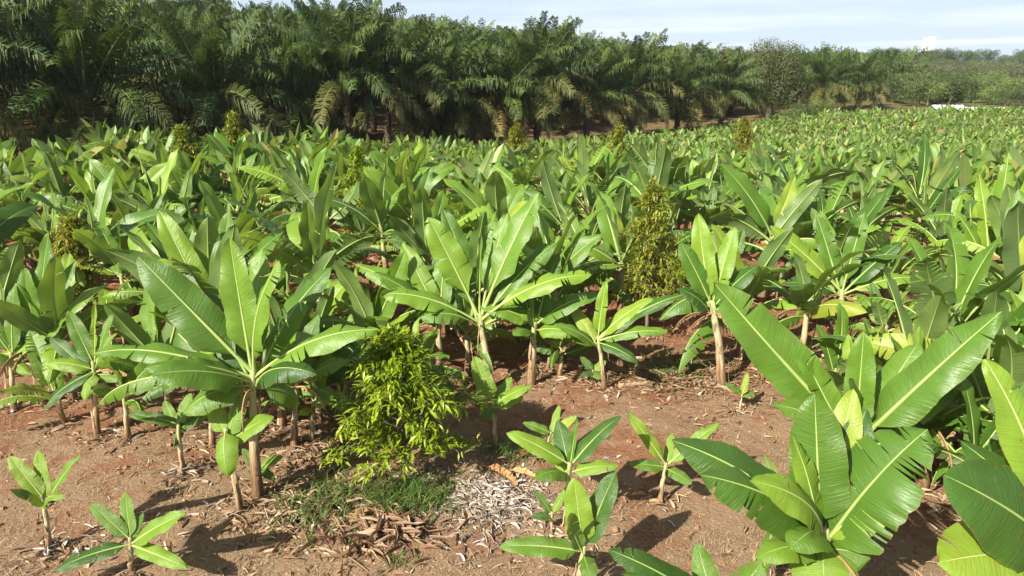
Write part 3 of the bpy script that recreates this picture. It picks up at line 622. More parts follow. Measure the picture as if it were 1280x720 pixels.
def shrub(base, H, Wr, seed, mat, nbr, per, leafL, cone, label, group, singles=0, base_h=0.15):
    r = random.Random(seed); b = Vector(base)
    root = empty('leafy_shrub', b)
    wood = MB(); pts = [(r.uniform(-.02, .02) * i, r.uniform(-.02, .02) * i, -0.05 + H * 0.96 * i / 8) for i in range(9)]
    wood.tube(pts, [0.035 * H / 2.8 * (1 - i / 9) + 0.006 for i in range(9)], 6)
    spots = []
    for k in range(nbr):
        t = base_h + (1 - base_h) * (k + r.random()) / nbr
        a = k * 2.4 + r.uniform(-.4, .4)
        if cone: rad = Wr * max(0.0, 1 - t) ** 0.75 * r.uniform(0.35, 1.2) + 0.08
        else: rad = Wr * min(1, max(0.0, 1.08 - t) ** 0.85 * 1.35) * r.uniform(0.45, 1.1) + .05
        p0 = Vector(pts[min(8, int(t * 8))]); p0.z = t * H * 0.96
        rise = rad * r.uniform(0.2, 0.75)
        br = [p0]
        for i in range(1, 6):
            q = i / 5
            br.append(p0 + Vector((math.cos(a) * rad * q, math.sin(a) * rad * q, rise * math.sin(q * 2.2) - 0.12 * rad * q * q)) + Vector((r.uniform(-.03, .03), r.uniform(-.03, .03), r.uniform(-.03, .03))))
        wood.tube(br, [0.012 * (1 - i / 6) + 0.003 for i in range(6)], 4, 0, False)
        for j in range(per):
            q = 0.22 + 0.78 * r.random() ** 0.7; i = min(4, int(q * 5)); f = q * 5 - i
            p = br[i].lerp(br[i + 1], f)
            off = Vector((r.gauss(0, 1), r.gauss(0, 1), r.gauss(0, 0.8))) * (0.05 * H / 2.8 + 0.02 * rad)
            d = Vector((math.cos(a), math.sin(a), 0)) * r.uniform(0.1, 0.9) + Vector((r.uniform(-.8, .8), r.uniform(-.8, .8), r.uniform(-0.7, 0.8)))
            spots.append((p + off, d, leafL * r.uniform(0.7, 1.25)))
    link('trunk', wood.mesh('shrub_wood', (M_BARK,)), root)
    if singles:
        # leaves on the camera-facing, outer side show largest
        spots.sort(key=lambda s: (s[0].y - 0.6 * math.hypot(s[0].x, s[0].y)))
        me = LEAF_MESH.setdefault(mat.name, shrub_leaf_mb().mesh('shrub_leaf', (mat,)))
        for p, d, L in spots[:singles]:
            d = d.normalized(); az = math.atan2(d.y, d.x); el = math.asin(d.z)
            link('leaf', me, root, p, Euler((r.uniform(-.6, .6), -el, az)), (L, L, L))
        spots = spots[singles:]
    fol = MB()
    for p, d, L in spots: small_leaf(fol, p, d, L, L * 0.125)
    tag(link('foliage', fol.mesh('shrub_foliage', (mat,)), root), kind='stuff')
    tag(root, label, 'shrub', group)
    BANANAS.append((b.x, b.y, 0.9))
    return root
p = on_ground(506, 598)
shrub(p, 2.6, 1.2, 5, M_DURIAN, 84, 82, .17, False, 'dense bright yellow green shrub standing in the clearing', 'leafy shrubs among the bananas', singles=300, base_h=.12)
SH = 'leafy shrubs among the bananas'
for px, py, Y, H, Wr, sd, lab in (
        (812, 0, 16.6, 4.0, 1.2, 6, 'golden conical shrub between the dark banana plant and whitish stem'),
        (455, 0, 25.0, 4.2, 1.1, 7, 'olive conical shrub rising out of the banana leaves behind the torn banana plant'),
        (240, 0, 31, 4.3, 1.1, 8, 'golden tipped shrub among bananas before the darkest low palm'),
        (298, 0, 38, 4.2, 1.0, 9, 'golden tipped shrub close to the palm shade, farther than its twin'),
        (92, 0, 17.5, 3.0, .9, 10, 'olive shrub in shade behind the erect yellow green banana plant'),
        (772, 0, 45, 3.5, 1.2, 11, 'small golden shrub far out in the banana field before the palms'),
        (930, 0, 52, 3.6, 1.3, 12, 'olive shrub in the far banana field below the dome crowned tree'),
        (645, 0, 50, 3.3, 1.2, 13, 'yellowish shrub sunk in far bananas near the mid palms'),
        (870, 0, 19.5, 1.9, .7, 14, 'low olive shrub tucked behind the golden conical shrub'),
        (180, 0, 46, 3.4, 1.0, 15, 'dull golden shrub at the very foot of the dark palms')):
    x = (px - 640) / F * (Y * math.cos(PITCH) + 5 * math.sin(PITCH))
    gold = sd not in (7, 14)
    shrub((x, Y, gz(x, Y)), H, Wr, sd, M_DURIAN_GOLD if gold else M_DURIAN, 70, 56, .19 if Y < 30 else .25, True, lab, SH)

# ------------------------------------------------------------------ the rest of the banana field
FIELD_FRONT = [(-400, 530), (0, 520), (60, 510), (200, 540), (300, 535), (380, 520), (430, 470), (480, 440), (700, 452), (800, 440), (930, 452), (990, 475), (1090, 530), (1180, 640), (1280, 690), (1700, 760)]
def front_y(px):
    for (a, ya), (b, yb) in zip(FIELD_FRONT[:-1], FIELD_FRONT[1:]):
        if a <= px <= b: return ya + (yb - ya) * (px - a) / (b - a)
    return 520
def make_spots():
    r = random.Random(21); spots = []
    step = 1.74
    y = 8.0
    while y < 116:
        st = step * (1 - 0.36 * float(sstep(24, 58, y)))
        x = -0.86 * y - 6 + r.uniform(0, st)
        while x < 0.86 * y + 8:
            X, Y = x + r.uniform(-.8, .8), y + r.uniform(-.75, .75); x += st
            if edge_dist(X, Y) > (-2.5 if X < -8 else -0.3): continue
            if Y > 106 + 5 * math.sin(X * 0.09) or (X > 58 and Y > 101): continue
            px, py, dp = project(Vector((X, Y, gz(X, Y))))
            if dp < 4 or px < -160 or px > 1440: continue
            if py > front_y(px): continue
            if any((X - a) ** 2 + (Y - b) ** 2 < (1.1 if Y < 22 else 0.7 if Y < 40 else .3) for a, b, _ in BANANAS): continue
            if r.random() < (0.12 if Y < 48 else 0.04) or (Y < 48 and math.sin(X * 1.05 + 1.3 * math.sin(Y * .31)) * math.sin(Y * .83 + .4 * X) > .62): continue
            spots.append((X, Y, px))
        y += st * 0.9
    return spots
FIELD = []
for k, (px, py, sc) in enumerate(((1152, 612, .95), (1238, 622, 1.05), (1190, 640, .7), (1075, 590, .7), (1270, 530, 1.1), (1170, 520, 1.1), (1128, 548, .9), (1205, 560, 1.1), (1290, 575, 1.05), (1110, 610, .75), (1215, 600, .8), (1060, 560, .7), (1310, 500, 1.1), (1030, 520, .7), (960, 700, .6), (80, 530, .6), (160, 548, .6), (265, 560, .65), (400, 528, .75), (430, 515, .6), (520, 505, .7), (585, 470, .8), (700, 470, .6), (286, 545, 1.05), (352, 532, 1.0), (215, 520, .95), (92, 500, .95), (470, 470, .95))):
    p = on_ground(px, py); FIELD.append((banana_random(p.x, p.y, sc, 7000 + k, n_leaves=7 if sc < .8 else None, dry=0 if sc < .8 else 2), sc))
SPOTS = make_spots(); SPOTS.sort(key=lambda s: s[1] + abs(s[2] - 640) * 0.003)
N_IND = 298 - len(HAND) - len(FIELD) - 48
for k, (X, Y, px) in enumerate(SPOTS[:N_IND]):
    r = random.Random(k + 500)
    sc = r.choice((0.68, 0.82, 0.95, 1.02, 1.1, 1.2)) * r.uniform(0.9, 1.1)
    sc *= 1 - 0.50 * float(sstep(24, 58, Y) * sstep(-28, 4, X))
    o = banana_random(X, Y, sc, k + 1000)
    FIELD.append((o, sc))
rs = random.Random(55)
for o, sc in FIELD[20:150]:
    if len(HAND) + len(FIELD) >= 298: break
    if rs.random() < 0.42:
        a = rs.uniform(0, 6.28); d = rs.uniform(.3, .5); x, y = o.location.x + math.cos(a) * d, o.location.y + math.sin(a) * d
        FIELD.append((banana_random(x, y, rs.uniform(.3, .5), 9000 + len(FIELD), True, rs.randint(4, 6), 0), .5))
def banana_mass(spots):
    out = MB(); r = random.Random(77)
    for X, Y, px in spots:
        sc = r.choice((.68, .85, .95, 1.05, 1.15)) * r.uniform(.9, 1.08) * (1 - 0.50 * float(sstep(24, 58, Y) * sstep(-28, 4, X))); h = r.uniform(1.1, 1.6) * sc; z = gz(X, Y)
        b = Matrix.Translation((X, Y, z + h))
        n = r.randint(8, 10); az = r.uniform(0, 6)
        for k in range(n):
            age = k / (n - 1); c = int(min(5, max(1, round(0.5 + age * 5 + r.uniform(-1, .9))))); az += 2.4 + r.uniform(-.5, .5)
            L = sc * r.uniform(1.6, 2.35)
            out.add(POOL_LOW[c][r.randrange(5)], b @ leaf_turn(c, az, r) @ Matrix.Scale(L, 4))
        for k in range(r.choice((0, 1, 1, 2, 3))):
            a = r.uniform(0, 6.28); L = sc * r.uniform(.7, 1.3); nf = len(out.m)
            out.add(DRY_LOW[r.randrange(3)], b @ Matrix.Rotation(a, 4, 'Z') @ Matrix.Scale(L, 4)); out.m[nf:] = [2] * (len(out.m) - nf)
        q = MB(); q.tube([(0, 0, -h), (0, 0, 0)], [.1, .06], 5, 1, False); out.add(q, b)
    o = link('far_bananas', out.mesh('far_bananas', (M_LEAF_FAR, M_SHEATH, M_DRY)))
    tag(o, 'hazy far rows of banana plants reaching towards the white roofs', 'banana plants', kind='stuff')
banana_mass(SPOTS[N_IND:])
print('bananas', len(HAND), len(FIELD), len(SPOTS) - N_IND)

# ------------------------------------------------------------------ oil palms
def frond_mb(L, a0, a1, seed, pairs=44, segs=10, wl=0.027, twist=0.0):
    r = random.Random(seed); mb = MB()
    pts = [Vector((0, 0, 0))]; ang = []
    N = segs
    for i in range(N + 1): ang.append(a0 + (a1 - a0) * (i / N) ** 1.2)
    for i in range(1, N + 1):
        a = (ang[i] + ang[i - 1]) / 2; pts.append(pts[-1] + Vector((math.cos(a), 0, math.sin(a))) * (L / N))
    sw = r.uniform(-.10, .10) * L
    for i, q in enumerate(pts): q.y = sw * (i / N) ** 2
    mb.tube(pts, [L * (0.0085 * max(0.0, 1 - i / N) ** 0.8 + 0.0012) for i in range(N + 1)], 4, 1, False)
    for k in range(pairs):
        s = 0.16 + 0.84 * (k + r.uniform(-.3, .3)) / pairs; s = min(max(s, 0.12), 0.995)
        i = min(N - 1, int(s * N)); f = s * N - i
        p = pts[i].lerp(pts[i + 1], f); a = ang[i] + (ang[i + 1] - ang[i]) * f
        T = Vector((math.cos(a), 0, math.sin(a))); U = Vector((-math.sin(a), 0, math.cos(a)))
        prof = (0.35 + 0.65 * math.sin(min(1, (s - 0.10) / 0.45) * math.pi / 2)) * (1 - 0.62 * max(0, (s - 0.6) / 0.4) ** 1.5)
        for side in (1, -1):
            l = 0.20 * L * prof * r.uniform(0.85, 1.15)
            up = r.choice((-0.15, 0.25, 0.55)) + r.uniform(-.12, .12)
            d = (Vector((0, side, 0)) * 0.9 + T * r.uniform(0.35, 0.75) + U * up).normalized()
            m = p + d * l * 0.5; e = p + d * l * 0.8 + Vector((0, 0, -1)) * l * r.uniform(0.30, 0.75)
            w = T * (wl * L * 0.26) ; b = len(mb.v)
            mb.v += [tuple(p - w * .6), tuple(p + w * .6), tuple(m + w), tuple(m - w), tuple(e)]
            mb.face((b, b + 1, b + 2, b + 3)); mb.face((b + 3, b + 2, b + 4))
    return mb
FC = [(86, 70), (78, 40), (68, 8), (55, -24), (38, -52), (16, -72), (-14, -84)]
FR = [[frond_mb(1, R(a0 + random.uniform(-4, 4)), R(a1 + random.uniform(-10, 10)), c * 20 + k, 78) for k in range(3)] for c, (a0, a1) in enumerate(FC)]
FRM = [[m.mesh('palm_frond', (M_FROND if c < 5 else M_FROND_OLD, M_RACHIS)) for m in row] for c, row in enumerate(FR)]
FRM_OLD = [m.mesh('palm_frond_old', (M_FROND_OLD, M_RACHIS)) for m in FR[4] + FR[5]]
FR_LOW = [[frond_mb(1, R(a0), R(a1), 300 + c * 20 + k, 20, 5, 0.062) for k in range(3)] for c, (a0, a1) in enumerate(FC)]
def trunk_mb(h, seed):
    r = random.Random(seed); mb = MB(); n = 7
    mb.tube([(r.uniform(-.04, .04), r.uniform(-.04, .04), -0.3 + (h + 0.3) * i / n) for i in range(n + 1)], [.30 * (1.25 if i == 0 else 1) * r.uniform(.92, 1.08) for i in range(n + 1)], 9, 0)
    for k in range(int(h * 22)):                            # stubs of cut fronds
        z = h * (k / (h * 22)); a = k * 2.4; b = len(mb.v); c, s = math.cos(a), math.sin(a); l = r.uniform(.10, .26)
        q = Vector((c * .27, s * .27, z)); t = Vector((c * (.27 + l), s * (.27 + l), z + l * 1.2)); sd = Vector((-s, c, 0)) * .09
        mb.v += [tuple(q - sd), tuple(q + sd), tuple(q + Vector((0, 0, .12))), tuple(t)]
        mb.face((b, b + 1, b + 3)); mb.face((b + 1, b + 2, b + 3)); mb.face((b + 2, b, b + 3))
    return mb
TRUNK = [trunk_mb(1.0 * 4.2, k).mesh('palm_trunk', (M_PALMTRUNK,)) for k in range(3)]
def crown_list(r, n):
    az = r.uniform(0, 6); out = []
    for k in range(n):
        age = k / (n - 1); c = int(min(6, max(0, round(age ** 0.9 * 6 + r.uniform(-.6, .5))))); az += 2.4 + r.uniform(-.3, .3)
        out.append((c, r.randrange(3), az, r.uniform(5.3, 6.5) * (0.9 if c == 0 else 1), r.uniform(-.5, .5), age))
    return out
def crown_mb(seed, low):
    r = random.Random(seed); mb = MB()
    for c, k, az, L, roll, age in crown_list(r, 32 if low else 46):
        src = (FR_LOW if low else FR)[c][k]
        M = Matrix.Translation((math.cos(az) * .2, math.sin(az) * .2, -0.5 * age)) @ Matrix.Rotation(az, 4, 'Z') @ Matrix.Rotation(roll, 4, 'X') @ Matrix.Scale(L, 4)
        nf = len(mb.m); mb.add(src, M)
        if c >= 5: mb.m[nf:] = [2 if m == 0 else m for m in mb.m[nf:]]
    return mb
CROWN = [crown_mb(70 + k, False).mesh('palm_crown', (M_FROND, M_RACHIS, M_FROND_OLD)) for k in range(5)]
CROWN_LOW = [crown_mb(90 + k, True) for k in range(3)]
CROWN_LOW_ME = [m.mesh('palm_crown_small', (M_FROND, M_RACHIS, M_FROND_OLD)) for m in CROWN_LOW]
PALMS = []
GP = 'oil palms of the plantation behind the field'
def palm_near(x, y, sc, seed, label, th=4.2):
    r = random.Random(seed); root = empty('oil_palm', (x, y, gz(x, y)), r.uniform(0, 6), sc)
    link('trunk', TRUNK[seed % 3], root, sc=(1, 1, th / 4.2))
    for c, k, az, L, roll, age in crown_list(r, 54):
        old = c >= 4 and r.random() < 0.45
        me = FRM_OLD[r.randrange(6)] if old else FRM[c][k]
        link('frond', me, root, (math.cos(az) * .22, math.sin(az) * .22, th - 0.1 - 0.6 * age), Euler((roll, 0, az)), (L, L, L))
    if seed % 2:
        fb = MB()
        for k in range(4):
            a = r.uniform(0, 6.28); c = Vector((math.cos(a) * .38, math.sin(a) * .38, th - .55))
            fb.tube([c + Vector((0, 0, -.22)), c + Vector((0, 0, -.1)), c + Vector((0, 0, .1)), c + Vector((0, 0, .24))], [.05, .17, .18, .05], 7, 0, True, 1, .15, r)
        link('fruit_bunch', fb.mesh('fruit_bunch', (M_FRUIT,)), root)
    tag(root, label, 'palm', GP); PALMS.append((x, y)); return root
NEAR = [  # along the front line: px, Y, size, trunk, label
    (105, 44, 1.22, 3.4, 'lowest and darkest oil palm, its fronds arching wide over the bananas'),
    (-40, 41, 1.2, 4.0, 'oil palm cut by the picture edge, dark fronds reaching in'),
    (268, 50, 1.12, 3.6, 'dense dark oil palm next to the lowest darkest one'),
    (352, 54, 1.0, 3.2, 'short oil palm tucked in shade below the tall yellowing palm'),
    (432, 55, 1.12, 5.4, 'tall oil palm with yellowing lower fronds and fruit by the mid gap'),
    (500, 59, 1.06, 4.9, 'oil palm beside the tall yellowing palm, upright feathered top'),
    (560, 62, 1.0, 4.4, 'oil palm with brown hanging fronds near the sunlit soil gap'),
    (622, 64, .98, 4.4, 'oil palm with orange brown dead fronds at mid row'),
    (672, 67, 1.08, 5.6, 'oil palm standing above its neighbours at mid row'),
    (735, 72, .98, 4.6, 'oil palm with golden lower fronds after the tallest mid row one'),
    (792, 77, 1.08, 5.2, 'oil palm with a high plume, second tallest of the front row'),
    (850, 84, 1.0, 4.6, 'oil palm in the front row before the brown dome trees'),
    (905, 92, 1.0, 4.5, 'oil palm with pale drooping fronds beside the brown dome trees'),
    (1030, 107, 1.0, 4.2, 'star shaped oil palm past the brown dome trees'),
    (1075, 116, .95, 4.0, 'oil palm at the far end of the front row')]
for k, (px, Y, sc, th, lab) in enumerate(NEAR):
    x = (px - 640) / F * (Y * math.cos(PITCH) + 1.0 * math.sin(PITCH)); palm_near(x, Y, sc, 200 + k, lab, th)
def palm_spots():
    r = random.Random(31); out = []; sp = 9.0
    j = 0; y = 20
    while y < 330:
        x = -0.95 * y - 20 + (sp / 2 if j % 2 else 0)
        while x < 0.62 * y + 10:
            X, Y = x + r.uniform(-1, 1), y + r.uniform(-1, 1); x += sp
            s = float(edge_dist(X, Y))
            if s < 9.5: continue
            if any((X - a) ** 2 + (Y - b) ** 2 < 56 for a, b in PALMS): continue
            if (X - 35.5) ** 2 + (Y - 100) ** 2 < 60: continue
            px, py, dp = project(Vector((X, Y, gz(X, Y) + 8)))
            if px < -130 or px > 1140 - 0.4 * max(0, Y - 150): continue
            out.append((X, Y, px, s))
        y += sp * 0.866; j += 1
    return out
PALM_REST = []
PS = palm_spots(); PS.sort(key=lambda s: s[1])
NP_IND = 285
for k, (X, Y, px, s) in enumerate(PS[:NP_IND]):
    r = random.Random(k + 4000); sc = r.uniform(.85, 1.1); th = r.uniform(3.8, 5.6)
    root = empty('oil_palm', (X, Y, gz(X, Y)), r.uniform(0, 6), sc)
    link('trunk', TRUNK[k % 3], root, sc=(1, 1, th / 4.2))
    link('crown', (CROWN[r.randrange(5)] if Y < 120 else CROWN_LOW_ME[r.randrange(3)]), root, (0, 0, th - .1), (0, 0, r.uniform(0, 6)))
    PALM_REST.append((root, X, Y))
    where = 'in the second rank, shaded behind the front row' if s < 18 else ('in the thick of the plantation, crown among crowns' if Y < 120 else 'far up the plantation slope, crown at the skyline')
    tag(root, 'green oil palm ' + where, 'palm', GP)
def palm_mass(spots):
    out = MB(); r = random.Random(5)
    for X, Y, px, s in spots:
        out.add(CROWN_LOW[r.randrange(3)], Matrix.Translation((X, Y, gz(X, Y) + r.uniform(3.6, 5.4))) @ Matrix.Rotation(r.uniform(0, 6), 4, 'Z') @ Matrix.Scale(r.uniform(.85, 1.1), 4))
        q = MB(); q.tube([(0, 0, -6), (0, 0, 0)], [.3, .3], 5, 1, False); out.add(q, Matrix.Translation((X, Y, gz(X, Y) + 4.4)))
    if spots: tag(link('far_palms', out.mesh('far_palms', (M_FROND, M_RACHIS, M_FROND_OLD))), 'distant oil palm crowns merging along the skyline', 'palms', kind='stuff')
BEHIND = ['the lowest and darkest palm', 'the palm cut by the picture edge', 'the dense dark palm beside the lowest one', 'the short shaded palm', 'the tall yellowing palm with fruit', 'the palm with upright feathered top',
          'the palm with brown hanging fronds', 'the palm with orange brown dead fronds', 'the palm standing above its neighbours', 'the palm with golden lower fronds', 'the high plumed palm', 'the front palm before the dome trees',
          'the palm with pale drooping fronds', 'the star shaped palm', 'the last palm of the front row']
used = set()
for (x, y), n in zip(PALMS[:len(NEAR)], BEHIND):
    c = sorted(((X - x * Y / y) ** 2 + (Y - y) ** 2, i) for i, (o, X, Y) in enumerate(PALM_REST) if Y > y + 3 and i not in used)
    used.add(c[0][1]); PALM_REST[c[0][1]][0]['label'] = 'green oil palm standing right behind ' + n
for (x, y), n in zip(PALMS[:len(NEAR)], BEHIND):
    c = sorted(((X - x * Y / y) ** 2 * 2 + (Y - y) ** 2, i) for i, (o, X, Y) in enumerate(PALM_REST) if Y > y + 3 and i not in used)
    used.add(c[0][1]); PALM_REST[c[0][1]][0]['label'] = 'green oil palm second in line behind ' + n
palm_mass(PS[NP_IND:])
print('palms', len(NEAR), min(NP_IND, len(PS)), max(0, len(PS) - NP_IND))

# ------------------------------------------------------------------ broadleaf trees of the background
def crown_blob_mb(seed, lumps, n, leaf, dome=False):
    """a crown of many small leaves gathered in uneven lumps, about 1 unit tall and wide"""
    r = random.Random(seed); mb = MB()
    L = [(Vector((math.cos(i * 2.4) * .33 * math.sqrt((i % 7 + .5) / 7), math.sin(i * 2.4) * .33 * math.sqrt((i % 7 + .5) / 7), .30 + .42 * i / lumps + r.uniform(-.06, .06))), r.uniform(.15, .22)) for i in range(lumps)] if dome else [(Vector((max(-.34, min(.34, r.gauss(0, .2))), max(-.34, min(.34, r.gauss(0, .2))), 0.5 + r.uniform(-.30, .24))), r.uniform(.15, .25)) for _ in range(lumps)]
    for k in range(n):
        c, rad = L[r.randrange(lumps)]
        d = Vector((r.gauss(0, 1), r.gauss(0, 1), r.gauss(0, 1))).normalized()
        p = c + d * rad * r.uniform(0.72, 1.05); p.z = max(p.z, 0.04)
        nrm = (d + Vector((r.uniform(-.6, .6), r.uniform(-.6, .6), r.uniform(-.2, .8)))).normalized()
        t = nrm.cross(Vector((r.uniform(-1, 1), r.uniform(-1, 1), r.uniform(-1, 1)))).normalized(); w = nrm.cross(t)
        s = leaf * r.uniform(.6, 1.3); b = len(mb.v)
        mb.v += [tuple(p - t * s), tuple(p + w * s * .55), tuple(p + t * s), tuple(p - w * s * .55)]
        mb.face((b, b + 1, b + 2, b + 3))
    return mb
def tree_wood_mb(seed, h=1.0):
    r = random.Random(seed); mb = MB()
    mb.tube([(r.uniform(-.02, .02), r.uniform(-.02, .02), -.1 + .75 * i / 5) for i in range(6)], [.035 * (1 - i / 7) + .008 for i in range(6)], 7)
    for k in range(7):
        a = r.uniform(0, 6.28); z = r.uniform(.2, .55); e = r.uniform(.2, .36)
        mb.tube([(0, 0, z), (math.cos(a) * e * .5, math.sin(a) * e * .5, z + .14), (math.cos(a) * e, math.sin(a) * e, z + .22)], [.018, .011, .004], 5, 0, False)
    return mb
CB = {}
for m, mat in enumerate(M_TREE):
    for k in range(2): CB[m, k] = crown_blob_mb(m * 9 + k, 18, 4200, .020).mesh('tree_crown', (mat,))
M_BARKD = simple('dark_bark', (0.04, 0.03, 0.02), (0.11, 0.085, 0.06), 7, 0.95, 0.1, 0, 0.02, (3, 3, 0.7))
WOOD_DARK = [tree_wood_mb(k).mesh('tree_trunk', (M_BARKD,)) for k in range(3)]
WOOD = [tree_wood_mb(k).mesh('tree_trunk', (M_BARK,)) for k in range(3)]
def tree(x, y, h, w, m, seed, label, group, lift=0.12, name='broadleaf_tree'):
    r = random.Random(seed); root = empty(name, (x, y, gz(x, y)), r.uniform(0, 6))
    link('trunk', WOOD[seed % 3], root, sc=(h, h, h))
    link('crown', CB[m, seed % 2], root, (0, 0, h * lift), sc=(w, w, h * (1 - lift)))
    return tag(root, label, 'tree', group)
def px_at(px, Y, z=3.0): return (px - 640) / F * (Y * math.cos(PITCH) + (CAM_H - z) * math.sin(PITCH))
# the brown dome pair, finer crowns of their own
for (px, Y, h, w, k, lab) in ((962, 104, 13.0, 9.0, 1, 'big brown green dome crowned tree rising above the palms'), (915, 112, 12.4, 8.0, 2, 'lower dome crowned tree half behind the big brown green one')):
    x = px_at(px, Y); root = empty('dome_tree', (x, Y, gz(x, Y)))
    link('trunk', WOOD_DARK[k], root, sc=(h, h, h))
    link('crown', crown_blob_mb(400 + k, 34, 34000, .0105, True).mesh('dome_crown', (M_TREE[4],)), root, (0, 0, h * -.06), sc=(w * 1.12, w * 1.12, h * 1.04))
    tag(root, lab, 'tree', 'dome crowned trees')
for (px, Y, h, w, lab) in ((100, 88, 14, 9, 'brown leaved tree poking above the palms at the top edge'), (135, 92, 14.5, 8, 'thin brown leaved tree beside the other brown treetop')):
    x = px_at(px, Y); tree(x, Y, h, w, 4, 3 + int(px), lab, 'brown treetops above the palms')
# bushes at the end of the field
for k, (px, Y, h, w, m, lab) in enumerate(((1028, 99, 3.4, 3.6, 3, 'rounded light green bush at the far tip of the field'), (985, 96, 2.8, 5, 3, 'low green bush before the star shaped palm'), (1005, 98, 2.6, 4, 0, 'darker low bush between two light green bushes'))):
    x = px_at(px, Y); tree(x, Y, h, w, m, 60 + k, lab, 'bushes at the end of the field', 0.02, 'bush')
def belt(n, seed, y0, y1, pxa, pxb, hs, mats, label, group, wk=(0.9, 1.4)):
    r = random.Random(seed)
    for k in range(n):
        Y = r.uniform(y0, y1); px = r.uniform(pxa, pxb); x = px_at(px, Y); h = r.uniform(*hs)
        tree(x, Y, h, h * r.uniform(*wk), r.choice(mats), seed * 100 + k, label, group, 0.06)
belt(64, 1, 122, 172, 1085, 1400, (4.0, 6.5), (0, 1, 1, 3), 'low olive tree in the belt past the white roofs', 'olive tree belt past the field')
belt(46, 2, 175, 215, 1060, 1400, (5, 8), (1, 1, 3, 0), 'mid green tree on the low ground before the hill', 'trees before the hill')
belt(56, 3, 222, 262, 1120, 1420, (7, 10), (2, 2, 2, 1), 'grey brown thin crowned tree on the hillside', 'grey brown hillside trees', (0.6, 0.9))
belt(70, 4, 268, 340, 1060, 1420, (6, 9), (1, 3, 1, 0), 'green hillside tree in the band above the grey brown trees', 'green hillside trees')
belt(64, 5, 350, 432, 1010, 1420, (9, 13), (0, 0, 1), 'dark tree along the crest of the hill', 'trees along the hill crest', (0.8, 1.2))

# ------------------------------------------------------------------ buildings far off
def box(mb, x0, x1, y0, y1, z0, z1, m=0):
    b = len(mb.v); mb.v += [(x, y, z) for z in (z0, z1) for x, y in ((x0, y0), (x1, y0), (x1, y1), (x0, y1))]
    for f in ((0, 3, 2, 1), (4, 5, 6, 7), (0, 1, 5, 4), (1, 2, 6, 5), (2, 3, 7, 6), (3, 0, 4, 7)): mb.face(tuple(b + i for i in f), None, m)
Yb = 620; xb = px_at(1158, Yb, 20); zb = gz(xb, Yb)
tower = empty('white_tower', (xb, Yb, zb))
top = CAM_H + (94 - 49) / F * Yb * 1.0 - zb
q = MB(); box(q, -3.2, 0.3, -4, 4, -1, top - 1.2); box(q, 0.4, 3.4, -2.6, 4, -1, top); link('wall', q.mesh('tower_wall', (M_WALLW,), False), tower)
q = MB(); box(q, -3.4, 0.35, -4.2, 4.2, top - 1.195, top - .8); link('roof', q.mesh('tower_roof', (M_ROOF,), False), tower)
tag(tower, 'white tower block standing beyond the hill crest', 'tower')
def shed(px, Y, w, d, ztop, rz, lab):
    x = px_at(px, Y, ztop); z = gz(x, Y); root = empty('farm_shed', (x, Y, z), rz); h = ztop - z
    q = MB(); box(q, -w / 2, w / 2, -d / 2, d / 2, -.2, h - .75); link('wall', q.mesh('shed_wall', (M_WALLW,), False), root)
    q = MB(); o = .25; n = 14
    for sg in (-1, 1):
        for i in range(n):                                   # corrugated sheets, eave to ridge
            xa, xb_ = -w / 2 - o + (w + 2 * o) * i / n, -w / 2 - o + (w + 2 * o) * (i + 1) / n
            dz = .035 * (i % 2); b = len(q.v)
            q.v += [(xa, sg * (d / 2 + o), h - .80 + dz), (xb_, sg * (d / 2 + o), h - .80 + dz), (xb_, 0, h + dz), (xa, 0, h + dz), (xa, sg * (d / 2 + o), h - .86 + dz), (xb_, sg * (d / 2 + o), h - .86 + dz)]
            q.face((b, b + 1, b + 2, b + 3)); q.face((b, b + 4, b + 5, b + 1))
    link('roof', q.mesh('shed_roof', (M_ROOF,), False), root)
    tag(root, lab, 'shed', 'white roofed sheds at the field end')
shed(1184, 109, 4.0, 4, 2.3, -.12, 'shorter white roofed shed at the far field end, beside the long one')
shed(1231, 106, 6.0, 5, 2.1, -.16, 'long white roofed shed at the far end of the banana field')

# ------------------------------------------------------------------ litter, straw and weeds on the open soil
def open_spot(r, x0, x1, y0, y1):
    p = on_ground(r.uniform(x0, x1), r.uniform(y0, y1)); return p
def straw_mesh():
    r = random.Random(8); mb = MB()
    for k in range(80000):
        Y = 6.4 + 10 * r.random() ** 1.4; X = r.uniform(-.82, .72) * (Y + 2)
        if math.sin(X * 1.7 + 1) + math.sin(Y * 2.1 + X) + r.uniform(-1.4, 1.4) < -0.6: continue
        z = gz(X, Y); a = r.uniform(0, 6.28); l = r.uniform(.05, .20); w = r.uniform(.002, .006); up = r.uniform(0, .05)
        d = Vector((math.cos(a), math.sin(a), 0)); s = Vector((-d.y, d.x, 0)) * w; p = Vector((X, Y, z + .006)); b = len(mb.v)
        mb.v += [tuple(p - s), tuple(p + s), tuple(p + d * l + Vector((0, 0, up)))]; mb.face((b, b + 1, b + 2))
    tag(link('dry_grass', mb.mesh('dry_grass', (M_STRAW,), False)), 'dry straw strewn over the open soil', 'dry grass', kind='stuff')
straw_mesh()
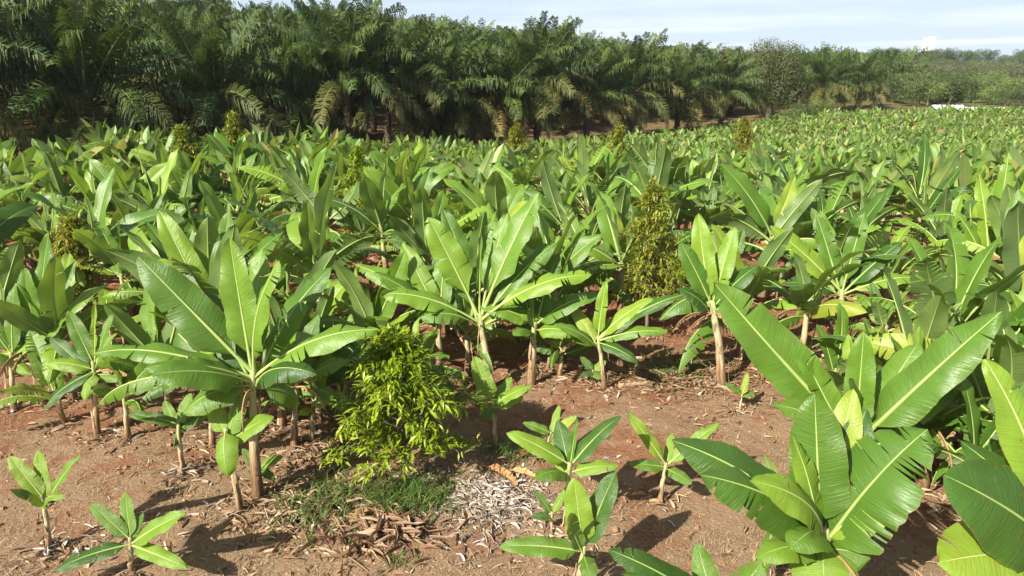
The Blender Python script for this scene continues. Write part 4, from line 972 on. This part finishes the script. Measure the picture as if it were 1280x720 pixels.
def chip(mb, r, p, s, thin=1.0):
    """a curled scrap of dead leaf"""
    a = r.uniform(0, 6.28); d = Vector((math.cos(a), math.sin(a), r.uniform(-.1, .3))).normalized(); sd = d.cross(Vector((r.uniform(-.5, .5), r.uniform(-.5, .5), 1))).normalized(); up = sd.cross(d)
    w = s * r.uniform(.07, .20) * thin; c = r.uniform(.05, .25) * s; b = len(mb.v)
    mb.v += [tuple(p - sd * w + up * c * .6), tuple(p), tuple(p + sd * w + up * c * .6), tuple(p + d * s * .5 - sd * w * 1.1 + up * c), tuple(p + d * s * .5 + up * c * .4), tuple(p + d * s * .5 + sd * w + up * c), tuple(p + d * s - sd * w * .3 + up * c * .2), tuple(p + d * s + sd * w * .4 + up * c * .5)]
    mb.face((b, b + 1, b + 4, b + 3)); mb.face((b + 1, b + 2, b + 5, b + 4)); mb.face((b + 3, b + 4, b + 6)); mb.face((b + 4, b + 5, b + 7, b + 6))
def heap(px, py, rx, ry, n, size, mat, seed, name, label, cat, hgt=.12):
    r = random.Random(seed); c = on_ground(px, py); mb = MB()
    for k in range(n):
        w = r.choice((.35, .5, .7, 1.3)); g = (r.gauss(0, w), r.gauss(0, w)); x, y = c.x + g[0] * rx, c.y + g[1] * ry
        z = gz(x, y) + hgt * math.exp(-(g[0] ** 2 + g[1] ** 2) * 1.5) * r.random() + .01
        thin = r.choice((.25, .4, 1.0)); chip(mb, r, Vector((x, y, z)), size * r.uniform(.5, 1.6) * (1.5 - .5 * thin), thin)
    tag(link(name, mb.mesh(name, (mat,), False)), label, cat, kind='stuff')
heap(612, 628, .75, .6, 1900, .10, M_PALE, 1, 'pale_litter', 'pale grey heap of dry shredded leaves at the shrub foot', 'leaf litter')
heap(480, 668, .75, .4, 420, .20, M_LITTER, 2, 'dead_leaf_litter', 'brown curled dead leaves heaped below the green weeds', 'leaf litter', .18)
heap(385, 632, .8, .8, 1000, .13, M_LITTER, 3, 'dead_leaf_litter', 'dead leaf scraps round the mottled banana stem', 'leaf litter', .15)
heap(860, 475, 1.6, .9, 1500, .12, M_LITTER, 4, 'dead_leaf_litter', 'straw and leaf scraps at the foot of the golden conical shrub', 'leaf litter', .15)
heap(160, 665, .5, .4, 50, .12, M_PALE, 5, 'pale_litter', 'few pale scraps on soil near the small bright banana plant', 'leaf litter')
heap(235, 592, .35, .3, 50, .12, M_PALE, 6, 'pale_litter', 'whitish scraps round the foot of the thin young stem', 'leaf litter')
heap(64, 690, .3, .3, 45, .14, M_PALE, 7, 'pale_litter', 'pale scraps round the foot of the lone small banana plant', 'leaf litter')
heap(420, 560, 1.0, .9, 800, .13, M_LITTER, 8, 'dead_leaf_litter', 'dead leaf scraps in shade behind the bright shrub', 'leaf litter')
def scatter_litter():
    r = random.Random(15); mb = MB()
    for k in range(6500):
        Y = 7 + 22 * r.random() ** 1.1; X = r.uniform(-.8, .78) * (Y + 2)
        chip(mb, r, Vector((X, Y, gz(X, Y) + .008)), (.03 + .13 * r.random() ** 3) * (1 if Y < 13 else 1.8))
    for bx, by, sc in BANANAS:                              # trash gathers round every stem
        if by > 26 or by < 6.5: continue
        for k in range(int(46 if by < 17 else 26)):
            g = abs(r.gauss(0, .32)) + .05; a = r.uniform(0, 6.28); x, y = bx + math.cos(a) * g, by + math.sin(a) * g
            thin = r.choice((.3, .5, 1)); chip(mb, r, Vector((x, y, gz(x, y) + .01 + .05 * r.random() * math.exp(-g * 4))), r.uniform(.06, .24), thin)
    tag(link('scattered_litter', mb.mesh('scattered_litter', (M_LITTER,), False)), 'brown leaf scraps scattered over the soil and under the bananas', 'leaf litter', kind='stuff')
scatter_litter()
def clods():
    r = random.Random(19); mb = MB()
    for k in range(2600):
        Y = 6.6 + 11 * r.random() ** 1.3; X = r.uniform(-.8, .75) * (Y + 2); s_ = .012 + .05 * r.random() ** 4; z = gz(X, Y); b = len(mb.v); n = 5
        for h_, q in ((-.3, .9), (.35, 1), (.9, .45)):
            for i in range(n):
                a = 6.283 * i / n + h_; rr = s_ * q * r.uniform(.7, 1.3); mb.v.append((X + math.cos(a) * rr, Y + math.sin(a) * rr, z + h_ * s_ * r.uniform(.7, 1.1)))
        for l in range(2):
            for i in range(n): mb.face((b + l * n + i, b + l * n + (i + 1) % n, b + l * n + n + (i + 1) % n, b + l * n + n + i))
        mb.face(tuple(b + 2 * n + i for i in range(n)))
    tag(link('soil_clods', mb.mesh('soil_clods', (M_CLOD,), False)), 'small crumbling clods of soil lying over the open ground', 'soil clods', kind='stuff')
M_CLOD = simple('soil_clod', (0.11, 0.05, 0.028), (0.30, 0.17, 0.10), 20, 0.95, 0.1, 0, 0.01, island=True)
clods()
def weeds(px, py, rx, ry, n, h, seed, label, mat=M_WEED):
    r = random.Random(seed); c = on_ground(px, py); mb = MB()
    for k in range(n):
        w = r.choice((.4, .5, .9)); x, y = c.x + r.gauss(0, w) * rx, c.y + r.gauss(0, w) * ry; p = Vector((x, y, gz(x, y)))
        a = r.uniform(0, 6.28); l = h * r.uniform(.4, 1.3); d = Vector((math.cos(a) * .5, math.sin(a) * .5, 1)).normalized(); s = Vector((-math.sin(a), math.cos(a), 0)) * l * .035; b = len(mb.v)
        m = p + d * l * .6; t = p + d * l + Vector((math.cos(a), math.sin(a), -.4)) * l * .35
        mb.v += [tuple(p - s), tuple(p + s), tuple(m + s), tuple(m - s), tuple(t)]; mb.face((b, b + 1, b + 2, b + 3)); mb.face((b + 3, b + 2, b + 4))
    tag(link('weeds', mb.mesh('weeds', (mat,), False)), label, 'weeds', kind='stuff')
weeds(505, 622, .85, .55, 1700, .20, 1, 'green weeds round the foot of the bright shrub')
weeds(400, 632, .5, .6, 400, .30, 2, 'dark weeds between the mottled banana stem and the bright shrub')
weeds(640, 566, .5, .4, 420, .20, 3, 'weeds under the small leafy sucker behind the pale litter')
weeds(845, 466, 1.1, .7, 900, .24, 4, 'yellowing weeds under the golden conical shrub')
weeds(497, 706, .22, .18, 60, .16, 5, 'small sprout patch on the bare soil below the dead leaves')
def fallen(p0, p1, wd, seed, label):
    a, b = on_ground(*p0), on_ground(*p1); d = b - a; L = d.length
    mb = leaf_mb(L, wd, .10, -.10, .25, .35, -.4, .05, 4, seed, 14, 3, True, None, .02)
    o = link('fallen_leaf', mb.mesh('fallen_leaf', (M_DRY2, M_DRYRIB))); o.location = a + Vector((0, 0, .06)); o.rotation_euler = (0, 0, math.atan2(d.y, d.x))
    tag(o, label, 'dead leaf', 'fallen banana leaves')
M_DRY2 = simple('fallen_leaf_dry', (0.20, 0.10, 0.04), (0.46, 0.26, 0.11), 4, 0.8, 0.2, 0.05, 0.01, (1, 5, 1))
fallen((602, 584), (652, 612), .12, 1, 'long orange brown fallen leaf above the pale litter heap')
fallen((632, 590), (672, 604), .10, 2, 'short rust coloured fallen leaf crossing beside the longer one')
fallen((640, 580), (678, 562), .08, 3, 'dark brown fallen leaf under the little banana sucker')
fallen((428, 664), (470, 640), .11, 4, 'tan fallen leaf lying on the weeds before the bright shrub')
fallen((812, 622), (786, 622), .05, 5, 'small pale fallen leaf lying flat on open soil')
def pale_log(p0, p1, rad, label):
    a, b = on_ground(*p0), on_ground(*p1); r = random.Random(3); mb = MB(); d = b - a
    mb.tube([d * (i / 6) + Vector((0, 0, rad * .7 + r.uniform(-.01, .01))) for i in range(7)], [rad * r.uniform(.85, 1.1) for _ in range(7)], 8, 0, True, 1, .12, r)
    o = link('rotting_stem', mb.mesh('rotting_stem', (M_SHEATH,))); o.location = a; tag(o, label, 'cut stem', 'cut stems lying on the soil')
pale_log((772, 484), (830, 478), .05, 'pale cut banana stem lying on soil by the golden conical shrub')
pale_log((862, 476), (920, 490), .05, 'cut banana stem lying toward the whitish standing stem')

# ------------------------------------------------------------------ labels of the field plants: what stands near them
MARKS = [((812, 17), 'the golden conical shrub'), ((455, 25), 'the olive conical shrub'), ((92, 17.5), 'the olive shrub in shade'), ((240, 31), 'the nearer golden tipped shrub'),
         ((902, 14), 'the whitish standing stem'), ((1050, 17.5), 'the bright leaf fan plant'), ((1243, 19), 'the tall plant at the frame edge'), ((600, 14), 'the tall pale stem'),
         ((322, 10), 'the large torn banana plant'), ((46, 13), 'the yellow green erect plant'), ((1085, 9.5), 'the giant slanting leaf'), ((298, 38), 'the farther golden tipped shrub'),
         ((756, 14), 'the dark round tipped plant'), ((549, 14.5), 'the tan bare stem'), ((122, 11.6), 'the low rounded leaf clump'), ((14, 13), 'the slanting brown stem'), ((506, 10.2), 'the bright front shrub'),
         ((1300, 8), 'the two broad pale leaves'), ((772, 45), 'the small golden shrub far out'), ((645, 50), 'the yellowish sunken shrub'), ((664, 14), 'the dark leaved tan stem plant')]
ORD = ['closest', 'second closest', 'third closest', 'fourth closest', 'fifth closest', 'sixth closest']
def name_field():
    rank = {}
    todo = []
    for o, sc in FIELD:
        x, y = o.location.x, o.location.y
        d = sorted((math.hypot(px_at(px, Y) - x, Y - y), n) for (px, Y), n in MARKS)
        todo.append((d[0][0], d[0][1], o, sc))
    todo.sort(key=lambda t: t[0])
    for d, n, o, sc in todo:
        k = rank.get(n, 0); rank[n] = k + 1
        size = 'tall' if sc > 1.08 else ('short' if sc < 0.84 else 'mid sized')
        nd = sum(c.name.startswith('dry_leaf') for c in o.children)
        look = ('without dead leaves', 'with one dead leaf', 'with two dead leaves', 'with three dead leaves')[nd]
        y = o.location.y
        if k < 6: lab = '%sbanana plant %s, %s to %s' % ('' if size[0] == 'm' else size + ' ', look, ORD[k], n)
        elif y < 22: lab = '%s banana plant %s in the shaded near rows behind the clearing' % (size, look)
        else: lab = '%s banana plant %s in the crowded middle rows of the field' % (size, look)
        if len(lab.split()) > 16: lab = lab.replace(' ' + look, '')
        tag(o, lab, 'banana plant', 'banana plants in the field')
name_field()

# ------------------------------------------------------------------ thin haze over the land
def haze():
    mb = MB(); box(mb, -2420, 2420, -120, 2620, -4, 56)
    m = bpy.data.materials.new('haze'); m.use_nodes = True; t = m.node_tree; t.nodes.clear()
    v = t.nodes.new('ShaderNodeVolumePrincipled'); v.inputs['Color'].default_value = (0.86, 0.92, 1.0, 1); v.inputs['Density'].default_value = 0.00016; v.inputs['Anisotropy'].default_value = 0.2
    o = t.nodes.new('ShaderNodeOutputMaterial'); t.links.new(v.outputs[0], o.inputs['Volume'])
    tag(link('haze', mb.mesh('haze', (m,), False)), 'thin pale haze lying over the far hill', 'haze', kind='stuff')
haze()
